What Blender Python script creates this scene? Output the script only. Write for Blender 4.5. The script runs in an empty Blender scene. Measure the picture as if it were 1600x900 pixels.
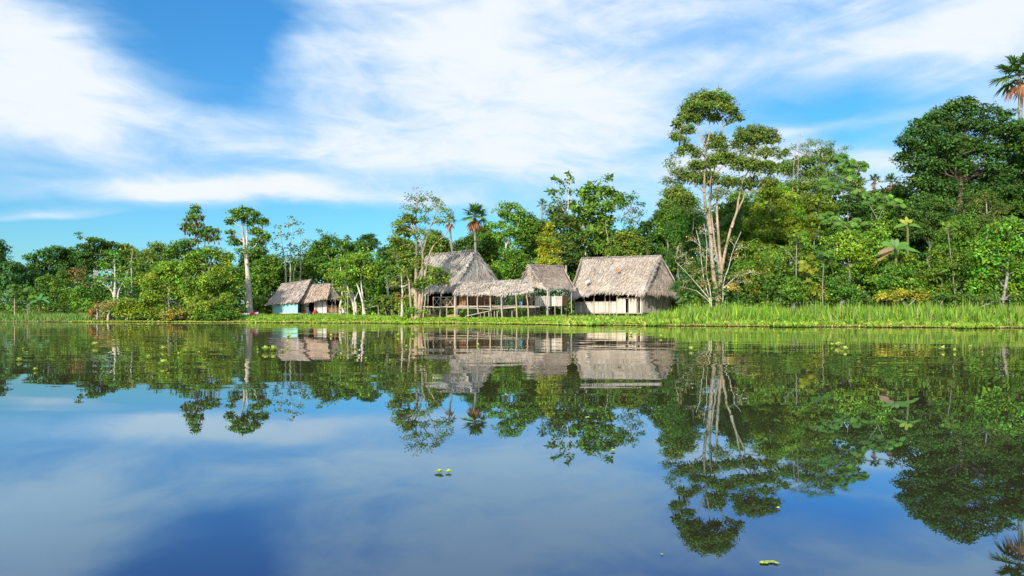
import bpy, math, random
import numpy as np
from mathutils import Vector

# ------------------------------------------------------------------ camera
F = 1067.0; CH = 1.2; HZ = 484.0          # focal length in photo pixels, eye height, horizon row
SC = bpy.context.scene
COL = SC.collection
cam_d = bpy.data.cameras.new('camera'); cam = bpy.data.objects.new('camera', cam_d); COL.objects.link(cam)
cam_d.sensor_width = 36.0; cam_d.lens = 36.0 * F / 1600.0; cam_d.shift_y = (HZ - 450.0) / 1600.0
cam_d.clip_start = 0.05; cam_d.clip_end = 12000.0
cam.location = (0, 0, CH); cam.rotation_euler = (math.pi / 2, 0, 0)
SC.camera = cam

# ------------------------------------------------------------------ sky, clouds, sun
SUN_EL = math.radians(26); SUN_AZ = math.radians(205)     # behind the camera, to the left
SC.view_settings.view_transform = 'Standard'; SC.view_settings.look = 'None'
SC.view_settings.exposure = 0.25; SC.view_settings.gamma = 1.0
SC.cycles.max_bounces = 6; SC.cycles.diffuse_bounces = 3; SC.cycles.glossy_bounces = 3
SC.cycles.transmission_bounces = 4; SC.cycles.transparent_max_bounces = 4

world = bpy.data.worlds.new("World"); SC.world = world; world.use_nodes = True
NT = world.node_tree; NT.nodes.clear()

class NB:
    """small helper to write node trees"""
    def __init__(s, nt): s.nt = nt
    def n(s, t, **kw):
        nd = s.nt.nodes.new(t)
        for k, v in kw.items(): setattr(nd, k, v)
        return nd
    def put(s, sock, v):
        if isinstance(v, bpy.types.NodeSocket): s.nt.links.new(v, sock)
        elif v is not None: sock.default_value = v
    def m(s, op, a, b=None, c=None, clamp=False):
        nd = s.n('ShaderNodeMath', operation=op); nd.use_clamp = clamp
        s.put(nd.inputs[0], a); s.put(nd.inputs[1], b); s.put(nd.inputs[2], c)
        return nd.outputs[0]
    def v(s, op, a, b=None, scale=None):
        nd = s.n('ShaderNodeVectorMath', operation=op)
        s.put(nd.inputs[0], a); s.put(nd.inputs[1], b)
        if scale is not None: s.put(nd.inputs['Scale'], scale)
        return nd.outputs['Value'] if op in ('LENGTH', 'DOT_PRODUCT') else nd.outputs[0]
    def comb(s, x, y, z):
        nd = s.n('ShaderNodeCombineXYZ'); s.put(nd.inputs[0], x); s.put(nd.inputs[1], y); s.put(nd.inputs[2], z); return nd.outputs[0]
    def sep(s, v):
        nd = s.n('ShaderNodeSeparateXYZ'); s.put(nd.inputs[0], v); return nd.outputs
    def noise(s, vec, scale, detail=4, rough=0.5, dist=0.0, color=False):
        nd = s.n('ShaderNodeTexNoise'); s.put(nd.inputs['Vector'], vec)
        nd.inputs['Scale'].default_value = scale; nd.inputs['Detail'].default_value = detail
        nd.inputs['Roughness'].default_value = rough; nd.inputs['Distortion'].default_value = dist
        return nd.outputs['Color' if color else 'Fac']
    def mix(s, f, a, b, blend='MIX'):
        nd = s.n('ShaderNodeMix', data_type='RGBA', blend_type=blend)
        s.put(nd.inputs[0], f); s.put(nd.inputs[6], a); s.put(nd.inputs[7], b); return nd.outputs[2]
    def rng(s, v, a, b, c=0.0, d=1.0, smooth=True):
        nd = s.n('ShaderNodeMapRange'); nd.interpolation_type = 'SMOOTHSTEP' if smooth else 'LINEAR'
        s.put(nd.inputs[0], v)
        for i, x in zip((1, 2, 3, 4), (a, b, c, d)): nd.inputs[i].default_value = x
        return nd.outputs[0]

w = NB(NT)
sky = w.n('ShaderNodeTexSky'); sky.sky_type = 'NISHITA'; sky.sun_disc = False
sky.sun_elevation = SUN_EL; sky.sun_rotation = SUN_AZ; sky.air_density = 1.0; sky.dust_density = 0.3; sky.ozone_density = 2.5
D = w.n('ShaderNodeTexCoord').outputs['Generated']
dx, dy, dz = w.sep(D)
zc = w.m('ADD', w.m('MAXIMUM', dz, 0.0), 0.10)
lay = w.comb(w.m('DIVIDE', dx, zc), w.m('DIVIDE', dy, zc), 0.0)          # flat cloud layer
az = w.m('ARCTAN2', dx, dy); el = w.m('ARCSINE', dz)
n1 = w.noise(lay, 0.55, 5, 0.55, 0.6)
str_ = w.noise(w.v('MULTIPLY', lay, (0.35, 1.3, 1.0)), 0.9, 6, 0.6, 0.9)   # wind-drawn streaks
ae = w.comb(w.m('MULTIPLY', az, 1.0), w.m('MULTIPLY', el, 2.2), 0.0)
wv = w.noise(ae, 3.2, 4, 0.55, 0.0, True)
wv = w.sep(w.v('SUBTRACT', wv, (0.5, 0.5, 0.5)))
azw = w.m('ADD', az, w.m('MULTIPLY', wv[0], 0.16)); elw = w.m('ADD', el, w.m('MULTIPLY', wv[1], 0.07))
cov = w.m('ADD', 1.02, w.m('MULTIPLY', w.m('SUBTRACT', n1, 0.5), 0.75))
cov = w.m('ADD', cov, w.m('MULTIPLY', w.m('SUBTRACT', str_, 0.5), 0.55))
wis = w.noise(w.comb(w.m('MULTIPLY_ADD', el, 1.2, w.m('MULTIPLY', az, 1.6)), w.m('MULTIPLY_ADD', az, -0.7, w.m('MULTIPLY', el, 6.0)), 0.3), 2.4, 7, 0.56, 1.1)
wis2 = w.noise(w.comb(w.m('MULTIPLY_ADD', el, -2.0, w.m('MULTIPLY', az, 2.6)), w.m('MULTIPLY_ADD', az, 1.6, w.m('MULTIPLY', el, 7.0)), 4.3), 4.0, 8, 0.6, 0.8)
cov = w.m('ADD', cov, w.m('MULTIPLY', w.m('SUBTRACT', wis, 0.5), 1.35))
cov = w.m('ADD', cov, w.m('MULTIPLY', w.m('SUBTRACT', wis2, 0.5), 0.8))
# banks and breaks in the cloud sheet: photo px, py, half sizes, tilt (deg), strength (- = blue gap)
BL = [(330, 0, 170, 75, -20, -1.5), (385, 60, 55, 60, 10, -0.6), (130, 10, 150, 32, -20, -0.5),
      (120, 245, 210, 38, 3, -0.35), (100, 388, 420, 40, 0, -1.9), (480, 402, 300, 58, 0, -1.9), (600, 420, 300, 60, 0, -1.0),
      (1310, 165, 160, 26, -3, -1.25), (1345, 215, 110, 18, -8, -0.5), (1020, 232, 100, 12, 8, -0.45), (1120, 45, 140, 26, 5, -0.5), (1400, 100, 200, 20, -3, -0.25),
      (340, 150, 60, 20, 10, -0.3), (900, 300, 110, 14, 0, -0.15), (30, 200, 300, 25, -20, 0.3), (60, 120, 130, 60, -22, 0.55), (640, 90, 200, 75, 10, 0.35), (480, 85, 60, 45, 40, 0.45),
      (300, 300, 170, 13, 5, 0.9), (60, 336, 110, 8, 6, 1.6), (560, 320, 200, 14, -2, 0.7), (560, 240, 240, 30, 0, 0.25),
      (1290, 195, 140, 7, 5, 0.7), (1230, 255, 240, 20, -4, 0.3), (1530, 40, 130, 35, 10, 0.35), (850, 170, 120, 60, 0, 0.2)]
for bx, by, sx, sy, t, a in BL:
    a0 = math.atan((bx - 800) / F); e0 = math.atan((HZ - by) / math.hypot(F, bx - 800))
    sa = sx / F * math.cos(a0) ** 2; se = sy / F * math.cos(a0)
    c, s_ = math.cos(math.radians(t)), math.sin(math.radians(t))
    u = w.m('SUBTRACT', azw, a0); v = w.m('SUBTRACT', elw, e0)
    p = w.m('MULTIPLY_ADD', u, c / sa, w.m('MULTIPLY', v, s_ / sa))
    q = w.m('MULTIPLY_ADD', v, c / se, w.m('MULTIPLY', u, -s_ / se))
    r2 = w.m('ADD', w.m('MULTIPLY', p, p), w.m('MULTIPLY', q, q))
    g = w.m('EXPONENT', w.m('MULTIPLY', r2, -0.5))
    cov = w.m('MULTIPLY_ADD', g, a, cov)
cf = w.rng(cov, -0.2, 1.55)
cf = w.m('MULTIPLY', cf, w.rng(dz, -0.02, 0.04))
skyc = w.n('ShaderNodeHueSaturation'); skyc.inputs['Saturation'].default_value = 1.08; skyc.inputs['Hue'].default_value = 0.492
skyc.inputs['Value'].default_value = 1.0
NT.links.new(sky.outputs[0], skyc.inputs['Color'])
thick = w.mix(w.rng(cov, 0.6, 1.4), (4.7, 6.3, 8.0, 1), (6.9, 7.35, 7.9, 1))
tintc = w.mix(w.rng(dz, 0.0, 0.38, smooth=False), (0.54, 0.90, 1.02, 1), (0.46, 1.10, 1.50, 1))
clear = w.mix(1.0, skyc.outputs[0], tintc, 'MULTIPLY')
colr = w.mix(cf, clear, thick)
bg = w.n('ShaderNodeBackground'); w.put(bg.inputs['Color'], colr); bg.inputs['Strength'].default_value = 0.11
NT.links.new(bg.outputs[0], w.n('ShaderNodeOutputWorld').inputs[0])

sd = bpy.data.lights.new('sun', 'SUN'); sd.energy = 5.0; sd.angle = math.radians(0.53); sd.color = (1.0, 0.93, 0.82)
sun = bpy.data.objects.new('sun', sd); COL.objects.link(sun)
sdir = Vector((math.sin(SUN_AZ) * math.cos(SUN_EL), math.cos(SUN_AZ) * math.cos(SUN_EL), math.sin(SUN_EL)))
sun.rotation_euler = sdir.to_track_quat('Z', 'Y').to_euler(); sun.location = sdir * 60

# ------------------------------------------------------------------ helpers
RNG = np.random.default_rng(11); random.seed(5)
def P(px, py, Y): return np.array([(px - 800) * Y / F, Y, CH + (HZ - py) * Y / F])
SHX = [-6000, -1500, 0, 130, 400, 640, 760, 860, 1000, 1300, 1600, 3000, 7000]
SHY = [95, 80, 67.5, 66.3, 64.8, 62.0, 59.5, 56.0, 51.5, 48.3, 45.0, 38, 34]
def shore(px): return np.interp(px, SHX, SHY)
def gz(X, Y):
    px = 800 + F * X / np.maximum(Y, 1.0); d = Y - shore(px)
    return np.interp(d, [-8, -1.5, 0, 1.5, 4, 20, 60, 200, 3000], [-1.6, -0.5, 0.0, 0.25, 0.40, 0.55, 1.0, 1.5, 2])

def mat(name, build):
    m = bpy.data.materials.new(name); m.use_nodes = True; m.node_tree.nodes.clear()
    b = NB(m.node_tree); sh = build(b)
    m.node_tree.links.new(sh, b.n('ShaderNodeOutputMaterial').inputs[0]); return m
def principled(b, col, rough=0.8, spec=0.3, normal=None, **kw):
    p = b.n('ShaderNodeBsdfPrincipled'); b.put(p.inputs['Base Color'], col); b.put(p.inputs['Roughness'], rough)
    p.inputs['Specular IOR Level'].default_value = spec
    if normal is not None: b.put(p.inputs['Normal'], normal)
    for k, v in kw.items(): b.put(p.inputs[k], v)
    return p.outputs[0]
def bump(b, h, dist=0.02, strength=0.6):
    n = b.n('ShaderNodeBump'); n.inputs['Strength'].default_value = strength; n.inputs['Distance'].default_value = dist
    b.put(n.inputs['Height'], h); return n.outputs[0]
def attr(b, n='tint'):
    a = b.n('ShaderNodeAttribute'); a.attribute_name = n; return a.outputs['Color']
def m_leaf(b):
    c = attr(b)
    p = principled(b, c, 0.5, 0.22)
    t = b.n('ShaderNodeBsdfTranslucent'); b.put(t.inputs[0], b.mix(1.0, c, (1.25, 1.2, 0.45, 1), 'MULTIPLY'))
    mx = b.n('ShaderNodeMixShader'); mx.inputs[0].default_value = 0.18
    b.put(mx.inputs[1], p); b.put(mx.inputs[2], t.outputs[0]); return mx.outputs[0]
LEAF = mat('leaf', m_leaf)
def m_tint(b):
    g = b.noise(b.n('ShaderNodeTexCoord').outputs['Object'], 9, 3)
    return principled(b, b.mix(b.rng(g, .3, .7, 0, .22), attr(b), (0.05, .04, .035, 1)), 0.9, 0.1)
TINT = mat('dry_thatch', m_tint)
def bark(name, c1, c2, sc=3.0):
    def f(b):
        tc = b.n('ShaderNodeTexCoord').outputs['Object']
        n = b.noise(b.v('MULTIPLY', tc, (3, 3, 0.8)), sc, 5, 0.6)
        n2 = b.noise(tc, 0.5, 3)
        c = b.mix(b.rng(n, .35, .65), c1, c2)
        c = b.mix(b.rng(n2, .45, .65, 0, .5), c, (0.10, 0.11, 0.05, 1))
        return principled(b, c, 0.85, 0.2, bump(b, n, .03))
    return mat(name, f)
BK = {'pale': bark('pale_bark', (.68, .62, .52, 1), (.42, .35, .27, 1)),
      'tan': bark('tan_bark', (.50, .375, .26, 1), (.30, .21, .14, 1)),
      'brown': bark('brown_bark', (.16, .11, .08, 1), (.08, .055, .04, 1)),
      'grey': bark('grey_bark', (.36, .34, .30, 1), (.18, .16, .13, 1)),
      'green': bark('green_stem', (.12, .18, .05, 1), (.18, .16, .06, 1))}
def wood(name, c1, c2, var=0.5):
    def f(b):
        tc = b.n('ShaderNodeTexCoord').outputs['Object']
        r = b.n('ShaderNodeObjectInfo').outputs['Random']
        g = b.noise(b.v('MULTIPLY', tc, (6, 6, 0.7)), 4.0, 5, 0.65)
        c = b.mix(b.m('ADD', b.m('MULTIPLY', r, var), b.m('MULTIPLY', b.rng(g, .3, .7), 1 - var)), c1, c2)
        st = b.noise(tc, 1.6, 4, 0.6)
        c = b.mix(b.rng(st, .55, .8, 0, .6), c, (.09, .065, .045, 1))
        return principled(b, c, 0.85, 0.2, bump(b, g, .01))
    return mat(name, f)
WD = {'grey': wood('weathered_boards', (.74, .67, .58, 1), (.44, .38, .32, 1)),
      'pale': wood('pale_boards', (.85, .78, .66, 1), (.60, .51, .40, 1)),
      'orange': wood('raw_brown_boards', (.50, .27, .13, 1), (.24, .14, .085, 1)),
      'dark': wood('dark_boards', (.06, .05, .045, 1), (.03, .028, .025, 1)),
      'post': wood('pole_wood', (.55, .45, .35, 1), (.30, .24, .19, 1)),
      'clay': wood('clay_earth', (.50, .33, .18, 1), (.30, .2, .11, 1))}
def paint(name, c, rough=.7):
    def f(b):
        tc = b.n('ShaderNodeTexCoord').outputs['Object']
        n = b.noise(tc, 2.2, 5, 0.7); n2 = b.noise(b.v('MULTIPLY', tc, (5, 5, .6)), 2, 4)
        cc = b.mix(b.rng(n, .52, .8, 0, .45), c, (c[0] * .5, c[1] * .45, c[2] * .4, 1))
        cc = b.mix(b.rng(n2, .6, .8, 0, .3), cc, (.2, .16, .12, 1))
        return principled(b, cc, rough, .3, bump(b, n2, .006))
    return mat(name, f)
PT = {'aqua': paint('turquoise_paint', (.36, .76, .70, 1)), 'teal': paint('shaded_turquoise_paint', (.05, .16, .17, 1)),
      'white': paint('white_paint', (.78, .78, .76, 1)), 'blue': paint('blue_plastic', (.12, .33, .62, 1), .4),
      'red': paint('red_cloth', (.62, .05, .05, 1), .9), 'pink': paint('pink_cloth', (.75, .12, .42, 1), .9),
      'navy': paint('navy_cloth', (.04, .04, .12, 1), .9), 'mint': paint('pale_green_tarp', (.38, .62, .45, 1), .6),
      'orange': paint('orange_plastic', (.7, .2, .05, 1), .5), 'nest': paint('woven_fibre', (.20, .12, .09, 1), .95),
      'black': paint('doorway_shade', (.02, .02, .022, 1), .9)}  # near-black colour stands for the shade inside open doorways

def tag(o, label=None, cat=None, group=None, kind=None):
    if label: o['label'] = label
    if cat: o['category'] = cat
    if group: o['group'] = group
    if kind: o['kind'] = kind
    return o
def empty(name, loc, label, cat, group=None):
    o = bpy.data.objects.new(name, None); COL.objects.link(o); o.location = tuple(map(float, loc)); o.empty_display_size = .3
    return tag(o, label, cat, group)
def mesh_np(name, V, Fc, material, root=None, tint=None, smooth=False, origin=None):
    """V (n,3) world coords, Fc (m,k) all faces of one size, or a list of such arrays"""
    me = bpy.data.meshes.new(name)
    org = np.array(root.matrix_basis.translation if root is not None else (origin if origin is not None else (0, 0, 0)), float)
    V = np.asarray(V, float) - org
    FL = Fc if isinstance(Fc, list) else [Fc]
    FL = [np.asarray(f, np.int32) for f in FL if len(f)]
    loops = np.concatenate([f.ravel() for f in FL]); cnt = np.concatenate([np.full(len(f), f.shape[1], np.int32) for f in FL])
    st = np.concatenate([[0], np.cumsum(cnt)[:-1]]).astype(np.int32)
    me.vertices.add(len(V)); me.vertices.foreach_set('co', V.astype(np.float32).ravel())
    me.loops.add(len(loops)); me.loops.foreach_set('vertex_index', loops)
    me.polygons.add(len(cnt)); me.polygons.foreach_set('loop_start', st); me.polygons.foreach_set('loop_total', cnt)
    if smooth: me.polygons.foreach_set('use_smooth', np.ones(len(cnt), bool))
    me.update(calc_edges=True)
    if tint is not None:
        a = me.attributes.new('tint', 'FLOAT_COLOR', 'FACE')
        c = np.ones((len(cnt), 4), np.float32); c[:, :3] = tint; a.data.foreach_set('color', c.ravel())
    me.materials.append(material)
    o = bpy.data.objects.new(name, me); COL.objects.link(o)
    if root is not None: o.parent = root
    elif origin is not None: o.location = tuple(map(float, origin))
    return o
def norm(v): return v / np.maximum(np.linalg.norm(v, axis=-1, keepdims=True), 1e-9)

class Tubes:
    def __init__(s): s.V = []; s.F = []; s.k = 0
    def add(s, pts, rad, n=6):
        pts = np.asarray(pts, float); rad = np.broadcast_to(np.asarray(rad, float), (len(pts),))
        t = norm(np.gradient(pts, axis=0)); ref = np.array([0.3, 0.9, 0.1])
        a = norm(np.cross(t, ref)); b = np.cross(t, a)
        ang = np.linspace(0, 2 * np.pi, n, endpoint=False)
        ring = pts[:, None] + rad[:, None, None] * (np.cos(ang)[None, :, None] * a[:, None] + np.sin(ang)[None, :, None] * b[:, None])
        s.V.append(ring.reshape(-1, 3))
        i = np.arange(len(pts) - 1)[:, None] * n; j = np.arange(n)[None]; j2 = (j + 1) % n
        q = np.stack([i + j, i + j2, i + n + j2, i + n + j], -1).reshape(-1, 4) + s.k
        s.F.append(q); s.k += len(pts) * n
        c = np.array([[s.k - n * len(pts) + x for x in (0, 1, 2, 3)]]) if n == 4 else None
    def build(s, name, m, root=None, origin=None):
        return mesh_np(name, np.concatenate(s.V), np.concatenate(s.F), m, root, smooth=True, origin=origin)
def wiggle(a, b, n=6, amp=.05, bow=0.0, rng=RNG):
    a = np.asarray(a, float); b = np.asarray(b, float); t = np.linspace(0, 1, n)[:, None]
    L = np.linalg.norm(b - a); p = a + (b - a) * t + rng.normal(0, amp * L, (n, 3)) * np.sin(np.pi * t) * .6
    p[:, 2] += bow * L * np.sin(np.pi * t[:, 0]); return p
def resample(pts, n):
    pts = np.asarray(pts, float); d = np.r_[0, np.cumsum(np.linalg.norm(np.diff(pts, axis=0), axis=1))]
    u = np.linspace(0, d[-1], n); return np.stack([np.interp(u, d, pts[:, k]) for k in range(3)], 1)

# leaf rhombs --------------------------------------------------------
def rhombs(pos, axis, nrm, L, W, fold=0.0):
    """one folded quad per leaf"""
    axis = norm(axis - nrm * np.sum(axis * nrm, -1, keepdims=True)); side = np.cross(nrm, axis)
    L = L[:, None]; W = W[:, None]
    v0 = pos; v1 = pos + axis * L * .45 + side * W * .5 + nrm * fold * W; v2 = pos + axis * L; v3 = pos + axis * L * .45 - side * W * .5 + nrm * fold * W
    V = np.stack([v0, v1, v2, v3], 1).reshape(-1, 3); Fq = np.arange(len(pos) * 4).reshape(-1, 4); return V, Fq
def crown(lobes, rng, leaf=(.26, .15), dens=1.0, cl=.55, rgb=(.06, .13, .025), var=.28, droop=.25, accent=None, up=.55, spread=1.0, flat=.65):
    """lobes: list of (centre(3), radii(3)[, density]); returns V, F, tint, clump centres"""
    Vs, Fs, Ts, CC, k = [], [], [], [], 0
    rgb = np.array(rgb) * np.array([1.58, 1.40, .85]); leaf = (leaf[0] * .82, leaf[1] * .80)
    for lb in lobes:
        c, R = np.array(lb[0]), np.array(lb[1]) * 1.15; dl = dens * (lb[2] if len(lb) > 2 else 1.0)
        A = math.pi * R[0] * R[2]; cr = min(cl, .75 * min(R[0], R[2]) + .12)
        nc = max(3, int(2.9 * A / (math.pi * cr * cr * flat) * spread * (0.55 + 0.45 * min(1, dl))))
        u = norm(rng.normal(size=(nc, 3)) + np.array([0, -.12, .22])); r = rng.random(nc) ** .42 * .93
        cc = c + u * r[:, None] * R
        cs = rng.uniform(.65, 1.25, nc) * cr
        nl = max(6, int(dl * .82 * math.pi * cr * cr / (leaf[0] * leaf[1] * .5)))
        n = nc * nl
        d = norm(rng.normal(size=(n, 3)) + np.array([0, 0, .35])); rr = rng.random(n) ** .5
        ci = np.repeat(np.arange(nc), nl)
        pos = cc[ci] + d * (rr * cs[ci])[:, None] * np.array([1.15, 1.15, flat])
        nr = norm(d * .45 + norm(pos - c) * .35 + np.array([0, -.12, up]) + rng.normal(0, .55, (n, 3)))
        ax = d * .7 + rng.normal(0, .6, (n, 3)) + np.array([0, 0, -droop])
        s = rng.uniform(.65, 1.3, n)
        V, Fq = rhombs(pos, ax, nr, leaf[0] * s, leaf[1] * s, .12)
        cv = rng.normal(0, var * .8, nc)[ci] + rng.normal(0, var * 1.1, n)
        hue = rng.normal(0, .12, nc)[ci] + rng.normal(0, .09, n)
        t = rgb[None] * np.exp(cv)[:, None] * np.stack([1 + hue * 1.5, np.ones(n), 1 - hue * .5], 1)
        if accent:
            m_ = rng.random(n) < accent[1]; t[m_] = np.array(accent[0]) * rng.uniform(.7, 1.2, (m_.sum(), 1))
        Vs.append(V); Fs.append(Fq + k); Ts.append(np.clip(t, .004, .8)); k += len(V); CC.append(cc)
        if dl >= .72:       # big inner leaves added to block light and darken the crown inside
            n = int(17 * A * (.27 / max(.2, leaf[0])) ** 1.2) + 3; u = norm(rng.normal(size=(n, 3))); p = c + u * (rng.random(n) ** .4 * .72)[:, None] * R
            V, Fq = rhombs(p, rng.normal(0, 1, (n, 3)) + [0, 0, -.4], norm(u * .3 + rng.normal(0, .6, (n, 3)) + [0, -.2, .4]), leaf[0] * rng.uniform(1.7, 2.5, n), leaf[0] * rng.uniform(1.1, 1.6, n), .12)
            Vs.append(V); Fs.append(Fq + k); Ts.append(np.clip(rgb[None] * .9 * np.exp(rng.normal(0, .2, (n, 1))), .004, .8)); k += len(V)
    return np.concatenate(Vs), np.concatenate(Fs), np.concatenate(Ts), CC

PAL = {'mid': (.062, .145, .022), 'dark': (.036, .095, .020), 'lime': (.105, .205, .022), 'yel': (.12, .20, .022),
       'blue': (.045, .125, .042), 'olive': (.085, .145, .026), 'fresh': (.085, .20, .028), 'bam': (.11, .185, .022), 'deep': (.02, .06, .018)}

def tolobes(pxl, Y, rng, dj=.55):
    out = []
    for l in pxl:
        yy = Y + rng.uniform(-dj, dj) * l[2] * Y / F
        c = P(l[0], l[1], yy); R = np.array([l[2] * yy / F, 1.0 * max(l[2] * .8, l[3]) * yy / F, l[3] * yy / F])
        out.append((c, R) + tuple(l[4:5]))
    return out
def auto(px, top, hw, bot, n=8, rng=RNG):
    """photo-like uneven crown: lobes px cy rx ry inside an egg"""
    cy = (top + bot) / 2; hh = (bot - top) / 2; out = []
    for i in range(n):
        a = 2 * math.pi * (i + rng.uniform(-.3, .3)) / n; r = rng.uniform(.5, .72)
        rx = hw * rng.uniform(.34, .52); ry = min(rx * .8, hh * rng.uniform(.32, .5))
        out.append((px + math.cos(a) * hw * r, cy - math.sin(a) * hh * r, rx, ry))
    out.append((px + rng.uniform(-.15, .15) * hw, top + hh * .28, hw * .42, hh * .3)); out.append((px, cy, hw * .55, hh * .5))
    return out

TREEN = 0
def tree(name, label, cat, px, Y, lobes, pal='mid', trunks=None, bk='grey', leaf=(.27, .16), dens=1.0, cl=.55, tr=.16,
         group=None, accent=None, droop=.25, up=.55, limbs=True, spread=1.0, var=.28, twigs=0.35, flat=.65, base_z=None, ls=1.0):
    global TREEN; TREEN += 1
    rng = np.random.default_rng(1000 + TREEN)
    bx = (px - 800) * Y / F; bz = float(gz(bx, Y)) if base_z is None else base_z
    root = empty(name, (bx, Y, bz), label, cat, group)
    L = tolobes([(q[0], q[1], q[2] * ls, q[3] * ls) + tuple(q[4:]) for q in lobes], Y, rng)
    if Y > 70: leaf = (leaf[0] * (Y / 70) ** .75, leaf[1] * (Y / 70) ** .75)
    V, Fq, T, CC = crown(L, rng, leaf, dens, cl, PAL[pal] if isinstance(pal, str) else pal, var, droop, accent, up, spread, flat)
    mesh_np('crown', V, Fq, LEAF, root, T)
    if limbs:
        tb = Tubes(); paths = []
        if trunks is None:
            topc = max(L, key=lambda q: q[0][2])[0]; ctr = np.mean([q[0] for q in L], 0)
            trunks_w = [wiggle((bx, Y, bz - .3), (ctr[0] * .5 + topc[0] * .5, Y, topc[2] * .9 + .1 * ctr[2]), 9, .03, 0, rng)]
            rr = [(tr, tr * .35)]
        else:
            trunks_w = []; rr = []
            for i, t in enumerate(trunks):
                pts = np.array([P(q[0], q[1], Y + (rng.uniform(-.5, .5) if j > 1 else 0)) for j, q in enumerate(t['p'])])
                if t.get('root', 1): pts[0, 2] = bz - .3
                trunks_w.append(resample(pts, max(8, 2 * len(pts)))); r0 = t.get('r', tr); rr.append((r0, t.get('e', r0 * .35)))
        for p, (r0, r1) in zip(trunks_w, rr):
            fr = np.linspace(0, 1, len(p)); rad = r0 + (r1 - r0) * fr; rad[0] *= 1.35
            tb.add(p, rad, 7); paths.append((p, rad))
        allp = np.concatenate([p for p, _ in paths]); allr = np.concatenate([r for _, r in paths])
        for (q, cc) in zip(L, CC):
            c = q[0]; dist = np.linalg.norm(allp - c, axis=1) + 3.0 * np.maximum(0, allp[:, 2] - c[2] + .3 * np.linalg.norm(allp[:, :2] - c[:2], axis=1))
            i = int(np.argmin(dist)); st = allp[i]; r = min(allr[i] * .7, .09)
            lm = wiggle(st, c, 6, .05, .06, rng); tb.add(lm, np.linspace(r, r * .45, 6), 5)
            m_ = rng.random(len(cc)) < twigs
            for x in cc[m_][:14]:
                j = rng.integers(2, 6); tb.add(wiggle(lm[j], x, 4, .07, .08, rng), np.linspace(max(.02, r * .4), .015, 4), 3)
        tb.build('trunk', BK[bk], root)
    return root

# ------------------------------------------------------------------ ground and water
def strip_grid(pxs, ds):
    X = np.zeros((len(pxs), len(ds))); Y = X.copy()
    for i, p in enumerate(pxs):
        Y[i] = shore(p) + np.array(ds); X[i] = (p - 800) / F * Y[i]
    Z = gz(X, Y); return X, Y, Z
def grid_faces(nu, nv):
    i, j = np.meshgrid(np.arange(nu - 1), np.arange(nv - 1), indexing='ij')
    a = i * nv + j; return np.stack([a, a + nv, a + nv + 1, a + 1], -1).reshape(-1, 4)
def m_ground(b):
    tc = b.n('ShaderNodeTexCoord').outputs['Object']
    n = b.noise(tc, .5, 5, .6); n2 = b.noise(tc, 6, 5, .7)
    c = b.mix(b.rng(n, .4, .6), (.055, .05, .025, 1), (.06, .10, .02, 1)); c = b.mix(b.rng(n2, .5, .8, 0, .6), c, (.09, .07, .035, 1))
    return principled(b, c, .95, .1, bump(b, n2, .08))
pxs = np.concatenate([np.linspace(-5500, -200, 22), np.linspace(-150, 1750, 130), np.linspace(1800, 7000, 22)])
ds = [-9, -3, -1.5, -.8, -.3, 0, .3, .8, 1.5, 2.5, 4, 7, 12, 20, 35, 60, 120, 300, 900, 3000]
gx, gy, gzz = strip_grid(pxs, ds); gzz = gzz + (RNG.normal(0, .05, gzz.shape)) * ((gzz > .1))
go = mesh_np('ground', np.stack([gx, gy, gzz], -1).reshape(-1, 3), grid_faces(*gx.shape), mat('ground', m_ground), smooth=True)
tag(go, kind='structure')

def m_water(b):
    tc = b.n('ShaderNodeTexCoord').outputs['Object']
    x, y, z = b.sep(tc)
    def slope(scale, amp, stretch, det, off):
        v = b.v('ADD', b.v('MULTIPLY', tc, stretch), off)
        return b.v('SCALE', b.v('SUBTRACT', b.noise(v, scale, det, .5, 0.0, True), (.5, .5, .5)), None, amp)
    far = b.rng(y, 4.5, 15)
    patch = b.rng(b.noise(b.v('MULTIPLY', tc, (.5, 1.6, 1)), .22, 3, .5), .38, .66)
    s1 = slope(.9, .040, (.20, 1.0, 1), 2, (0, 0, 0))
    s2 = slope(3.0, .034, (.22, 1.0, 1), 2, (7, 3, 0))
    s3 = slope(.12, .010, (1, 1, 1), 1, (30, 8, 0))
    a1 = b.m('MULTIPLY', b.m('ADD', .22, b.m('MULTIPLY', far, .78)), b.m('ADD', .45, b.m('MULTIPLY', patch, .75)))
    s = b.v('ADD', b.v('SCALE', s1, None, a1), s3)
    s = b.v('ADD', s, b.v('SCALE', s2, None, b.m('MULTIPLY', a1, b.m('ADD', .12, b.m('MULTIPLY', far, .8)))))
    sx, sy, sz = b.sep(s)
    nrm = b.v('NORMALIZE', b.comb(sx, sy, 1.0))
    fr = b.n('ShaderNodeFresnel'); fr.inputs['IOR'].default_value = 1.33; b.put(fr.inputs['Normal'], nrm)
    rp = b.n('ShaderNodeValToRGB'); b.put(rp.inputs[0], fr.outputs[0]); cr = rp.color_ramp      # reflectance by grazing angle
    cr.elements[0].position = .02; cr.elements[0].color = (.03, .05, .08, 1); cr.elements[1].position = .75; cr.elements[1].color = (.82, .79, .74, 1)
    for t, c in ((.12, (.12, .205, .325, 1)), (.25, (.25, .40, .53, 1)), (.42, (.42, .56, .67, 1)), (.58, (.53, .55, .54, 1))): cr.elements.new(t).color = c
    gl = b.n('ShaderNodeBsdfGlossy'); b.put(gl.inputs['Color'], rp.outputs[0]); gl.inputs['Roughness'].default_value = .004; b.put(gl.inputs['Normal'], nrm)
    df = b.n('ShaderNodeBsdfDiffuse'); df.inputs['Color'].default_value = (.018, .016, .008, 1)
    mx = b.n('ShaderNodeAddShader'); b.put(mx.inputs[0], df.outputs[0]); b.put(mx.inputs[1], gl.outputs[0]); p = mx.outputs[0]
    return p
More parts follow.
